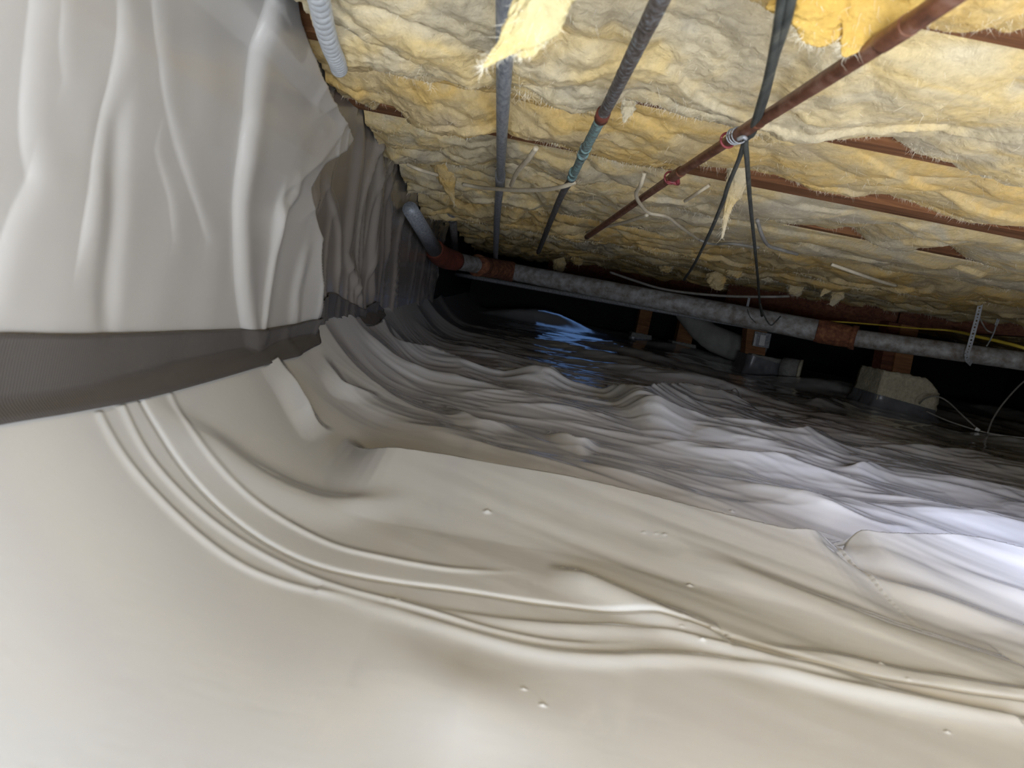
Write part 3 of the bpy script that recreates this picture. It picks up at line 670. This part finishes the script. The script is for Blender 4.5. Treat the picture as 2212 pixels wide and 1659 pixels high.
tuft('insulation_wisp', [P(2188, 632, 3.0), P(2186, 648, 3.0), P(2180, 665, 3.0)], [12*3*k_, 9*3*k_, 2*3*k_], M['batt1'], 'white fibreglass wisp beside the thin strap at right', 0.6, 41, 40)
for i, (a, b_, d_, s_) in enumerate([(1590, 585, 2.9, 18), (1655, 590, 2.95, 22), (1440, 575, 3.6, 16), (1480, 560, 3.4, 18), (1250, 560, 4.4, 15), (1210, 575, 4.4, 14), (1550, 610, 3.1, 20), (1720, 625, 3.1, 18)]):
    tuft('insulation_lump', [P(a-s_*0.3, b_-s_*1.2, d_), P(a, b_, d_), P(a+s_*0.4, b_+s_*0.8, d_)], [s_*0.8*d_*k_, s_*d_*k_, s_*0.2*d_*k_], M['batt1' if i % 2 else 'batt2'],
         'ragged fibreglass lump hanging above the long drain pipe, %s from the left' % ORD[[7, 7, 2, 3, 1, 0, 4, 6][i]].replace('nearest', 'first') if i not in (0, 1) else ['ragged fibreglass lump hanging just left of the straight black cable', 'ragged fibreglass lump hanging just right of the straight black cable'][i], 0.7, 60+i, 40)

# ------------------------------------------------------------------ conduits and pipes overhead
# corrugated flexible metal conduit by the wall
def flex():
    pts = [P(672, -70, .62), P(689, 0, .70), P(702, 60, .78), P(716, 105, .85), P(727, 130, .90), P(733, 150, .95)]
    root = empty('flexible_conduit', pts[0]); n = 400
    o = tube('corrugated_sleeve', pts, 0.0092, M['strap'], None, 20, n, rmod=lambda t: 0.90+0.20*np.abs(np.sin(t*math.pi*23))**0.7)
    adopt(o, root); tag(root, 'corrugated galvanised flexible conduit running along the top of the white wall', 'conduit')
flex()
# grey conduit
def conduit():
    A = P(1096, -60, .58); B = P(1081, 388, 1.80); C = P(1074, 470, 2.35); D = P(1070, 566, 3.75)
    root = empty('grey_conduit', A)
    adopt(tube('pipe', [A, B], 0.0088, M['conduit'], None, 16, 40, rough=0.02), root)
    adopt(tube('coupling', [P(1081, 372, 1.72), P(1080, 402, 1.88)], 0.0115, M['galv'], None, 16), root)
    adopt(tube('lower_pipe', [B, C, D], [0.0100, 0.0100, 0.0115], M['conduit'], None, 14), root)
    tag(root, 'straight grey conduit running away overhead beneath the batts, left of the corroded pipe', 'conduit')
conduit()
def corroded():
    A = P(1440, -30, .50); B = P(1330, 195, .80); C = P(1300, 252, .92); D = P(1262, 328, 1.14); E = P(1236, 385, 1.38); G = P(1205, 440, 1.75); Hh = P(1163, 545, 3.2)
    root = empty('corroded_pipe', A)
    adopt(tube('pipe', [A, B, C], 0.0066, M['corroded'], None, 22, 200, rough=0.07, seed=3), root)
    adopt(tube('patinated_section', [C, D, E], 0.0066, M['patina'], None, 16, 90, rough=0.07, seed=4), root)
    adopt(tube('far_section', [E, G, Hh], [0.0066, 0.0068, 0.009], M['corroded'], None, 12, 40, rough=0.1, seed=5), root)
    cp = adopt(tube('clip_ring', [P(1304, 243, .90), P(1299, 256, .93)], 0.0084, M['red_rust'], None, 16), root)
    for a, b_, d_ in ((1266, 318, 1.11), (1260, 332, 1.15), (1240, 370, 1.32), (1237, 380, 1.36)):
        adopt(tube('joint_band', [P(a, b_, d_), P(a-2.5, b_+5, d_+0.015)], 0.0082, M['patina'], None, 14), root)
    adopt(tube('verdigris_flake', [P(1346, 142, .71), P(1348, 150, .72)], [0.0008, 0.0022], M['teal'], None, 8, 4, rough=0.3), root)
    adopt(tube('verdigris_flake', [P(1326, 197, .79), P(1336, 198, .792)], [0.0022, 0.0010], M['teal'], None, 8, 4, rough=0.3), root)
    tag(root, 'dark corroded water pipe with greenish patches running away overhead', 'pipe')
corroded()
def ring(name, c, axis, r, th, mat, segs=20):
    c = np.asarray(c); axis = np.asarray(axis)/np.linalg.norm(axis)
    u = np.cross(axis, [0, 0, 1.0]); u /= np.linalg.norm(u); v = np.cross(axis, u)
    pts = [c+r*(math.cos(a)*u+math.sin(a)*v) for a in np.linspace(0, 2*math.pi, segs)]
    return tube(name, pts, th, mat, None, 8, segs, straight=True)
def copper():
    A = P(2110, -45, .41); B = P(1905, 92, .505); C = P(1640, 262, .80); D = P(1452, 383, 1.22); E = P(1268, 512, 2.1)
    root = empty('copper_pipe', A)
    adopt(tube('pipe', [A, B, C, D], [0.0062, 0.0062, 0.0063, 0.0064], M['copper'], None, 18, 90, rough=0.015, seed=2), root)
    cp_ = smooth_path([A, B, C, D], 181)
    def near(px, py): return int(np.argmin([np.abs(np.cross(ray(px, py), q-CAM)).sum()/np.linalg.norm(q-CAM) for q in cp_]))
    for a_, b_, rr_ in (((1965, 49), (1905, 92), 0.0067), ((1640, 262), (1592, 292), 0.0071), ((1472, 371), (1454, 382), 0.0078)):
        i0, i1 = sorted((near(*a_), near(*b_))); adopt(tube('coupling', [cp_[q] for q in range(i0, max(i1, i0+2)+1)], rr_, M['copper'], None, 18, straight=True), root)
    adopt(tube('far_section', [D, P(1370, 440, 1.55), E], [0.0064, 0.0066, 0.0072], M['copper'], None, 14, 30, rough=0.03), root)
    tag(root, 'old reddish copper water pipe slanting away across the batts', 'pipe')
    ax = P(1600, 286, .90)-P(1560, 312, .95)
    r2 = empty('pipe_clip', P(1571, 305, .93))
    adopt(ring('clip_band', P(1572, 303, .905), ax, 0.0082, 0.0015, M['red']), r2)
    tag(r2, 'red plastic pipe clip round the copper pipe beside the black cables', 'pipe clip', 'red pipe clips')
    r3 = empty('pipe_clip', P(1455, 380, 1.2))
    adopt(ring('clip_band', P(1448, 384, 1.225), ax, 0.0092, 0.0016, M['red']), r3)
    w0, w1, w2 = P(1440, 392, 1.22), P(1466, 378, 1.20), P(1464, 396, 1.22)
    adopt(tube('clip_wing', [w0, w2], [0.0016, 0.0038], M['red'], None, 8, 4), r3); adopt(tube('clip_wing', [w1, w2], [0.0012, 0.0040], M['red'], None, 8, 4), r3)
    tag(r3, 'red plastic pipe clip with a pointed wing where the copper pipe meets a joist', 'pipe clip', 'red pipe clips')
copper()

# ------------------------------------------------------------------ black cables
def cables():
    top1 = [P(1694, -40, .44), P(1681, 50, .50), P(1662, 150, .61), P(1640, 230, .73), P(1620, 290, .85)]
    top2 = [P(1716, -40, .44), P(1700, 40, .49), P(1672, 130, .59), P(1650, 220, .72), P(1626, 288, .845)]
    o = empty('black_cable', P(1610, 295, .865))
    adopt(tube('sheath', top1+[P(1609, 305, .875), P(1596, 345, .93), P(1573, 400, 1.06), P(1560, 440, 1.22), P(1530, 510, 1.55), P(1500, 570, 2.1), P(1478, 604, 2.6)], [0.0031]*5+[0.0027, 0.0030, 0.0032, 0.0034, 0.0042], M['cable'], None, 10, 110, rough=0.07), o)
    tag(o, 'black cable hanging from the copper pipe and slanting off to the left', 'cable', 'black cables')
    o = empty('black_cable', P(1612, 298, .86))
    adopt(tube('sheath', top2+[P(1611, 300, .868), P(1614, 350, .93), P(1620, 430, 1.18), P(1628, 510, 1.6), P(1636, 590, 2.2), P(1641, 650, 2.7), P(1646, 682, 2.9)], [0.0033]*5+[0.0030, 0.0032, 0.0034, 0.0038, 0.0048], M['cable'], None, 10, 110, rough=0.07), o)
    tag(o, 'black cable hanging from the copper pipe and dropping straight toward the drain pipe', 'cable', 'black cables')
    ax = P(1600, 286, .90)-P(1560, 312, .95)
    o = empty('wire_tie', P(1600, 292, .88))
    for q, dd in ((1586, .882), (1591, .875), (1597, .867)):
        adopt(ring('wire_loop', P(q, 295-(q-1586)*0.3, dd), ax, 0.0088, 0.0009, M['galv']), o)
    adopt(tube('twist', [P(1594, 301, .85), P(1606, 296, .842), P(1612, 300, .845)], 0.0022, M['galv'], None, 8, 10), o)
    tag(o, 'twisted wire tie holding the black cables to the copper pipe', 'wire tie')
    o = tube('dangling_wire', [P(1641, 650, 2.72), P(1650, 680, 2.74), P(1664, 702, 2.75), P(1675, 695, 2.75), P(1686, 683, 2.76)], 0.0026, M['cable2'], None, 8, 30)
    tag(o, 'thin black wire end hooked in front of the galvanised drain pipe', 'wire')
    o = tube('dangling_wire', [P(1614, 668, 2.75), P(1620, 684, 2.74), P(1632, 697, 2.75)], 0.0018, M['cable2'], None, 8, 20)
    tag(o, 'short dark wire lying against the drain pipe left of the hooked one', 'wire')
cables()
def C(px, py, z=0.448): return PZ(px, py, z)
def wire(pts, r, mat, label, name='cream_cable', cat='cable', group='loose cables among the batts'):
    tag(tube(name, pts, r, M[mat], None, 8, max(16, 10*len(pts))), label, cat, group)
wire([C(1000, 398, 0.452), C(1040, 405), C(1100, 410, 0.437), C(1170, 410, 0.435), C(1215, 403, 0.438), C(1243, 393, 0.447)], 0.0042, 'cream', 'cream cable sagging in a shallow curve behind the grey conduit')
wire([C(880, 355, 0.457), C(905, 366, 0.450), C(945, 378, 0.452)], 0.0040, 'cream', 'short cream cable near the dark end of the left wall')
wire([C(1158, 320, 0.457), C(1140, 345, 0.447), C(1118, 370, 0.444), C(1104, 400, 0.442)], 0.0042, 'cream', 'flat cream cable loop just right of the grey conduit')
wire([C(1392, 374, 0.462), C(1384, 400, 0.447), C(1374, 420, 0.444), C(1384, 442, 0.444), C(1403, 460, 0.444), C(1440, 468, 0.447), C(1470, 490, 0.447), C(1510, 518, 0.452)], 0.0036, 'cream', 'cream cable looping round the far end of the copper pipe')
wire([C(1268, 502, 0.440), C(1300, 492, 0.440), C(1350, 480, 0.442), C(1398, 464, 0.448)], 0.0040, 'cream', 'cream cable branching left below the copper pipe')
wire([C(1532, 400, 0.462), C(1505, 418, 0.450), C(1480, 434, 0.450)], 0.0030, 'cream', 'thin straight cream cable left of the black cables')
wire([P(1318, 588, 3.6), P(1370, 606, 3.5), P(1430, 624, 3.4), P(1500, 634, 3.3), P(1580, 640, 3.2), P(1660, 641, 3.1), P(1705, 640, 3.1)], 0.0055, 'greywire', 'long grey cable sagging above the galvanised drain pipe')
wire([C(1636, 475, 0.457), C(1645, 505, 0.444), C(1660, 530, 0.444), C(1690, 540, 0.446), C(1722, 549, 0.452)], 0.0040, 'greywire', 'grey cable curving right of the straight black cable')
wire([C(1510, 518, 0.452), C(1540, 527, 0.447), C(1580, 526, 0.448), C(1640, 535, 0.452)], 0.0034, 'greywire', 'thin grey cable crossing the black cables low in the batts')
wire([C(1796, 571, 0.452), C(1850, 590, 0.444), C(1900, 607, 0.444), C(1935, 617, 0.447)], 0.0046, 'cream', 'straight cream cable under the batts at right')
wire([P(1770, 693, 3.05), P(1840, 697, 3.05), P(1912, 703, 3.1), P(1975, 709, 3.15), P(2040, 713, 3.15), P(2080, 719, 3.05), P(2115, 728, 2.95), P(2160, 738, 2.88), P(2212, 752, 2.8), P(2300, 785, 2.75)], [0.0028, 0.0028, 0.003, 0.003, 0.004, 0.006, 0.0062, 0.0062, 0.0062, 0.0062], 'yellow', 'yellow cable running along the underside of the girder', 'yellow_cable')
wire([P(1986, 872, 3.35), P(1998, 861, 3.3), P(2022, 856, 3.25), P(2048, 868, 3.2), P(2080, 898, 3.1), P(2112, 927, 3.02)], 0.0034, 'greywire', 'grey wire arching up beside the concrete pier block', 'floor_wire', 'wire', 'wires on the floor by the pier')
wire([P(2260, 795, 3.1), P(2212, 824, 3.1), P(2170, 868, 3.05), P(2145, 905, 3.0), P(2133, 936, 2.95)], 0.0036, 'greywire', 'grey wire rising from the floor to the right edge of the view', 'floor_wire', 'wire', 'wires on the floor by the pier')
wire([P(2000, 888, 3.2), P(2050, 910, 3.1), P(2113, 930, 3.0), P(2160, 940, 2.95), P(2230, 948, 2.9)], 0.0032, 'greywire', 'grey wire lying along the floor film right of the pier', 'floor_wire', 'wire', 'wires on the floor by the pier')
tag(tube('wire_connector', [P(2107, 926, 3.0), P(2116, 930, 3.0)], [0.008, 0.006], M['white'], None, 10, 4), 'small pale wire connector on the floor right of the pier', 'connector')

# ------------------------------------------------------------------ drain pipe
def drain():
    root = empty('drain_pipe', P(1100, 588, 3.9))
    L0, L1 = P(1095, 585, 3.60), P(1765, 714, 3.0)
    adopt(tube('pipe', [L0, L1], [0.0385, 0.0425], M['galv_old'], None, 28, 60, rough=0.006), root)
    cA, cB = P(1762, 713, 3.0), P(1842, 729, 2.96)
    adopt(tube('rusty_coupling', [cA, P(1775, 716, 2.995), P(1815, 724, 2.975), cB], [0.043, 0.047, 0.044, 0.0415], M['rust'], None, 26, 24, rough=0.03), root)
    adopt(tube('coupling_lip', [P(1838, 728, 2.965), P(1850, 730.5, 2.955)], 0.0475, M['rust'], None, 26), root)
    adopt(tube('pipe', [P(1846, 730, 2.955), P(2330, 797, 2.70)], 0.0335, M['galv_old'], None, 26, 40, rough=0.008, seed=4), root)
    adopt(tube('tee_fitting', [P(1030, 573, 3.32), P(1050, 577, 3.40), P(1080, 582, 3.52), P(1104, 587, 3.60)], [0.047, 0.043, 0.043, 0.047], M['rust'], None, 24, 20, rough=0.03), root)
    adopt(tube('tee_outlet', [P(1046, 574, 3.36), P(1041, 574, 3.28)], [0.040, 0.034], M['rust'], None, 20, 6), root)
    adopt(tube('short_pipe', [P(980, 563, 3.12), P(1032, 573, 3.32)], 0.0345, M['galv_old'], None, 22, 10, rough=0.02), root)
    adopt(tube('elbow', [P(936, 536, 2.92), P(948, 549, 3.0), P(964, 558, 3.08), P(986, 564, 3.14)], [0.037, 0.042, 0.043, 0.039], M['red_rust'], None, 22, 20), root)
    adopt(tube('riser_pipe', [P(886, 452, 2.10), P(940, 541, 2.95)], [0.021, 0.029], M['conduit'], None, 22), root)
    tag(root, 'long galvanised drain pipe with rusty fittings crossing the crawl space', 'pipe')
    o = tube('thin_pipe', [P(985, 592, 4.1), P(1300, 648, 3.6), P(1610, 703, 3.16), P(1760, 729, 3.02)], 0.011, M['galv'], None, 12, 20)
    tag(o, 'thin dark pipe running just under the galvanised drain pipe', 'pipe')
    r2 = empty('pipe_stub', P(975, 450, 2.6))
    adopt(tube('sleeve', [P(978, 468, 2.66), P(983, 545, 3.4)], 0.014, M['corroded'], None, 14), r2)
    adopt(tube('cap', [P(974, 444, 2.5), P(975, 452, 2.55), P(977, 470, 2.62)], [0.014, 0.019, 0.020], M['galv'], None, 18, 10, rough=0.05), r2)
    adopt(tube('bracket', [P(990, 446, 2.6), P(987, 470, 2.62)], 0.004, M['corroded'], None, 8), r2)
    tag(r2, 'capped vertical pipe stub hanging near the dark left corner', 'pipe')
drain()

# ------------------------------------------------------------------ perforated straps
def strap(path, width, label, hole=True):
    path = np.array(path); root = empty('hanger_strap', path[0])
    pitch = width*0.62; d = np.r_[0, np.cumsum(np.linalg.norm(np.diff(path, axis=0), axis=1))]
    n = max(3, int(d[-1]/pitch)); sd = np.linspace(0, d[-1], n+1)
    Q = np.stack([np.interp(sd, d, path[:, i]) for i in range(3)], -1)
    t = np.gradient(Q, axis=0); t /= np.linalg.norm(t, axis=1)[:, None]
    sidev = np.cross(t, np.array([0, 1.0, 0.0])); sidev /= np.linalg.norm(sidev, axis=1)[:, None]
    V = []; Fc = []
    for i in range(n):
        c = 0.5*(Q[i]+Q[i+1]); s = 0.5*(sidev[i]+sidev[i+1]); tt = (Q[i+1]-Q[i])*0.5
        base = len(V); hw = width/2; hr = width*(0.2 if i % 2 else 0.13)
        rim = [(-1, -1), (0, -1), (1, -1), (1, 0), (1, 1), (0, 1), (-1, 1), (-1, 0)]
        for a, b_ in rim: V.append(c+s*hw*a+tt*b_)
        for a, b_ in rim:
            l = math.hypot(a, b_); V.append(c+s*hr*a/l+tt/np.linalg.norm(tt)*hr*b_/l)
        for q in range(8): Fc.append((base+q, base+(q+1) % 8, base+8+(q+1) % 8, base+8+q))
    o = make_mesh('perforated_band', V, Fc, M['strap'], None, False); adopt(o, root)
    md = o.modifiers.new('solid', 'SOLIDIFY'); md.thickness = 0.0012
    tag(root, label, 'strap', 'perforated pipe hanger straps')
strap([P(2128, 612, 2.72), P(2110, 690, 2.74), P(2094, 748, 2.745), P(2088, 765, 2.735), P(2089, 777, 2.745), P(2098, 786, 2.78)], 0.0185, 'wide perforated steel strap holding up the drain pipe at right')
strap([P(2180, 628, 2.95), P(2160, 680, 2.93), P(2151, 703, 2.92)], 0.011, 'narrow twisted perforated strap right of the wide one')
strap([P(1619, 640, 3.2), P(1613, 668, 3.15)], 0.010, 'short perforated strap above the drain pipe left of the straight black cable')
wire([P(2152, 702, 2.92), P(2148, 716, 2.9), P(2140, 733, 2.88), P(2131, 748, 2.85)], 0.0026, 'strap', 'thin wire below the narrow strap at right', 'hanger_wire', 'wire', 'hanger wires')
wire([P(2116, 686, 2.95), P(2124, 702, 2.95), P(2133, 714, 2.93), P(2146, 718, 2.92), P(2150, 706, 2.92)], 0.0030, 'greywire', 'pale wire hooked between the two straps at right', 'hanger_wire', 'wire', 'hanger wires')

# ------------------------------------------------------------------ girder, posts, piers
def beam(name, A, B, height, depth, mat, bev=0.003):
    A = np.array(A); B = np.array(B); t = B-A; t /= np.linalg.norm(t); dy = np.cross([0, 0, 1.0], t); dy /= np.linalg.norm(dy); dy *= depth
    up = np.array([0, 0, height])
    return box_pts(name, [A, B, B+dy, A+dy, A+up, B+up, B+dy+up, A+dy+up], mat, None, False, bev)
gr = empty('girder', P(1990, 712, 3.4))
gA, gM, gB = P(1560, 676, 4.05), P(1933, 707, 3.55), P(2330, 734, 3.12)
g1 = beam('timber', gA, gM, 0.19, 0.09, M['girder']); adopt(g1, gr)
g2 = beam('timber', gM+np.array([0.002, -0.012, -0.004]), gB, 0.185, 0.09, M['girder']); adopt(g2, gr)
tag(gr, 'dark reddish brown girder spliced over the post, behind the drain pipe', 'beam')
bm = beam('floor_beam', P(1180, 590, 5.3), P(1640, 668, 4.6), 0.16, 0.09, M['girder']); tag(bm, 'dark wooden beam in the depths behind the drain pipe', 'beam')

def block(name, c, wx, wy, h, mat, taper=0.12, rough=0.006, seed=1, chip=False):
    n = 14; V = []; Fc = []
    def face(fn):
        base = len(V)
        for i in range(n):
            for j in range(n): V.append(fn(i/(n-1)*2-1, j/(n-1)*2-1))
        for i in range(n-1):
            for j in range(n-1): Fc.append((base+i*n+j, base+(i+1)*n+j, base+(i+1)*n+j+1, base+i*n+j+1))
    face(lambda u, v: (u, -1, v)); face(lambda u, v: (-u, 1, v)); face(lambda u, v: (1, u, v)); face(lambda u, v: (-1, -u, v)); face(lambda u, v: (u, v, 1)); face(lambda u, v: (u, -v, -1))
    V = np.array(V, float)
    k = 1-taper*(V[:, 2]+1)/2
    p = np.stack([V[:, 0]*wx/2*k, V[:, 1]*wy/2*k, (V[:, 2]+1)/2*h], -1)
    if chip:
        s = np.clip(V[:, 0]-0.62, 0, 1)*np.clip(V[:, 2]-0.1, 0, 1); p[:, 2] -= 0.26*h*s*2.0; p[:, 0] -= 0.10*wx*np.clip(V[:, 2]-0.5, 0, 1)*np.clip(V[:, 0], 0, 1)
    nz = perlin(p[:, 0]*38+p[:, 2]*21+seed, p[:, 1]*38+p[:, 2]*33, seed); nz2 = perlin(p[:, 0]*95+p[:, 2]*51, p[:, 1]*90+p[:, 2]*83, seed+3)
    p += V/np.linalg.norm(V, axis=1)[:, None]*(rough*nz+rough*0.6*nz2)[:, None]
    o = make_mesh(name, p+np.array(c)[None], Fc, mat, None, True)
    md = o.modifiers.new('weld', 'WELD'); md.merge_threshold = 0.0006
    return o
# main pier
pc = P(1925, 880, 3.56); pz0 = 0.0
pier = empty('pier_block', (pc[0], pc[1], pz0))
adopt(block('concrete_block', (pc[0], pc[1], pz0), 0.285, 0.26, 0.188, M['concrete'], 0.08, 0.007, 3, True), pier)
def skirt(cx, cy, wx, wy, hs, mat, seed):
    n = 120; a = np.linspace(0, 2*math.pi, n, endpoint=False); rows = 9
    X = np.zeros((rows, n)); Y = X.copy(); Z = X.copy()
    for r in range(rows):
        v = r/(rows-1); e = 0.26
        ca, sa = np.cos(a), np.sin(a)
        sq = (np.abs(ca)**(2/e)+np.abs(sa)**(2/e))**(-e/2)
        top = hs(ca*sq)
        flare = 1.03 + 0.22*(1-v)**3
        wr = 1+0.03*perlin(a*6+seed, a*0+v*2, seed)*(1-0.5*v)
        X[r] = cx+wx/2*sq*ca*flare*wr; Y[r] = cy+wy/2*sq*sa*flare*wr; Z[r] = top*v + 0.004
    return grid_obj('film_wrap', X, Y, Z, mat, None, True, True)
adopt(skirt(pc[0], pc[1], 0.292, 0.268, lambda u: 0.062-0.012*u, M['dark_liner'], 5), pier)
tag(pier, 'buff concrete pier block with a grey film skirt, in front of the girder', 'pier')
post = empty('timber_post', (pc[0], pc[1], 0.2))
xw = 62*3.55*k_
pl, pt = P(1900, 805, 3.50), P(1921, 695, 3.50)
adopt(box_pts('stud', [pl, pl+np.array([.050, 0, 0]), pl+np.array([.050, .09, 0]), pl+np.array([0, .09, 0]), pt, pt+np.array([.050, 0, 0]), pt+np.array([.050, .09, 0]), pt+np.array([0, .09, 0])], M['girder'], None, False, .002), post)
pl2, pt2 = pl+np.array([.052, -.012, 0]), pt+np.array([.052, -.012, 0])
adopt(box_pts('stud', [pl2, pl2+np.array([.082, 0, 0]), pl2+np.array([.082, .09, 0]), pl2+np.array([0, .09, 0]), pt2, pt2+np.array([.082, 0, 0]), pt2+np.array([.082, .09, 0]), pt2+np.array([0, .09, 0])], M['post'], None, False, .002), post)
tag(post, 'orange-brown timber post standing on the buff concrete pier', 'post')

def far_pier(px, py, d, w, h, pw, ptop, lab1, lab2):
    c = P(px, py, d); c[2] = 0
    p_ = empty('pier_block', c)
    adopt(block('concrete_block', c, w, w*0.9, h, M['concrete_grey'], 0.2, 0.004, 7), p_)
    adopt(skirt(c[0], c[1], w*1.02, w*0.93, lambda u: 0.05+0.0*u, M['dark_liner'], 9), p_)
    tag(p_, lab1, 'pier')
    q = empty('timber_post', (c[0], c[1], h))
    adopt(box('stud', c[0]-pw/2, c[0]+pw/2, c[1]-0.045, c[1]+0.045, h-0.01, ptop, M['post'], None, .002), q)
    tag(q, lab2, 'post')
far_pier(1378, 748, 5.4, 0.17, 0.085, 0.085, 0.36, 'small dark concrete pier farthest back, left of the white duct', 'short timber post on the farthest pier left of the white duct')
far_pier(1468, 765, 5.2, 0.20, 0.085, 0.105, 0.36, 'small dark concrete pier directly left of the white duct', 'short timber post directly left of the white duct')
# pier with bracket and round cap
c4 = P(1645, 822, 4.35); c4[2] = 0
p4 = empty('pier_block', c4)
adopt(block('concrete_block', c4, 0.27, 0.24, 0.125, M['concrete_grey'], 0.12, 0.004, 11), p4)
adopt(skirt(c4[0], c4[1], 0.275, 0.245, lambda u: 0.10-0.015*u, M['dark_liner'], 12), p4)
tag(p4, 'film-wrapped concrete pier below the post with the steel bracket', 'pier')
q4 = empty('timber_post', (c4[0]-0.05, c4[1], 0.12))
b0 = P(1630, 775, 4.32); t0 = P(1638, 690, 4.32)
w4 = 0.115
adopt(box_pts('stud', [b0+np.array([-w4/2, 0, 0]), b0+np.array([w4/2, 0, 0]), b0+np.array([w4/2, .09, 0]), b0+np.array([-w4/2, .09, 0]), t0+np.array([-w4/2, 0, 0]), t0+np.array([w4/2, 0, 0]), t0+np.array([w4/2, .09, 0]), t0+np.array([-w4/2, .09, 0])], M['post'], None, False, .002), q4)
tag(q4, 'timber post carrying a shiny steel bracket, behind the drain pipe', 'post')
br = empty('steel_bracket', P(1648, 735, 4.28))
def plate(name, px, py, w, h, d, mat):
    c = P(px, py, d); t = np.array([0.19*0, 0, 0])
    lean = P(px+4, py-20, d)-P(px, py, d); lean /= np.linalg.norm(lean); s = np.array([lean[2], 0, -lean[0]])
    hw, hh = w*d*k_/2, h*d*k_/2; e = np.array([0, 0.012, 0])
    q = [c-s*hw-lean*hh, c+s*hw-lean*hh, c+s*hw-lean*hh+e, c-s*hw-lean*hh+e, c-s*hw+lean*hh, c+s*hw+lean*hh, c+s*hw+lean*hh+e, c-s*hw+lean*hh+e]
    return adopt(box_pts(name, q, mat, None, False, .001), br)
plate('back_plate', 1646, 734, 36, 32, 4.29, M['galv']); plate('bright_flange', 1632, 734, 5, 26, 4.275, M['steel']); plate('label_plate', 1647, 735, 12, 23, 4.275, M['white'])
tag(br, 'shiny steel bracket with a pale plate fixed to a timber post', 'bracket')
cap = empty('round_cap', P(1700, 797, 4.2))
cc = P(1701, 797, 4.17); c2 = cc+np.array([0.05, -0.03, 0.0])
adopt(tube('sleeve', [cc+np.array([-0.02, 0.02, 0]), c2], 0.062, M['concrete_grey'], None, 26), cap)
adopt(tube('rim', [c2, c2+np.array([0.012, -0.006, 0])], 0.066, M['concrete'], None, 26), cap)
tag(cap, 'round grey pipe end leaning against the film-wrapped pier', 'pipe end')
# flexible duct
du = empty('flexible_duct', P(1540, 730, 4.8))
adopt(tube('insulated_sleeve', [P(1478, 672, 5.1), P(1508, 706, 5.0), P(1548, 734, 4.9), P(1612, 758, 4.75), P(1650, 772, 4.7)], [0.065, 0.072, 0.085, 0.082, 0.08], M['duct'], None, 26, 60, rough=0.05), du)
tag(du, 'grey white insulated flexible duct sagging below the drain pipe', 'duct')

# bodies for the two added fill lights, out of view to the right
wl = empty('added_fill_housing', (1.02, 0.66, 0.43))
adopt(box('housing', 0.90, 1.14, 0.62, 0.70, 0.392, 0.412, M['cable2'], None, 0.004), wl)
adopt(tube('hook', [(1.02, 0.66, 0.41), (1.02, 0.66, 0.45), (1.03, 0.64, 0.508)], 0.003, M['galv'], None, 8, 12), wl)
tag(wl, 'slim black housing of an added fill light under the joists, right of the view', 'lamp')
bl = empty('added_fill_stand', (0.98, 0.36, 0.01))
adopt(tube('stand', [(0.98, 0.36, 0.005), (0.98, 0.36, 0.012), (0.98, 0.36, 0.02), (0.98, 0.36, 0.13)], [0.06, 0.055, 0.012, 0.016], M['cable2'], None, 18, 24), bl)
tag(bl, 'small stand of an added fill light on the floor film, right of the view', 'lamp')
# daylight patch near the far left
tgt = P(1215, 735, 4.6); tgt[2] = 0.0
src = np.array([tgt[0]+0.25, 6.55, 0.60])
so = bpy.data.objects.new('far_vent_daylight', sp); COL.objects.link(so); so.location = Vector(src)
so.rotation_euler = (Vector(tgt)-Vector(src)).to_track_quat('-Z', 'Y').to_euler()
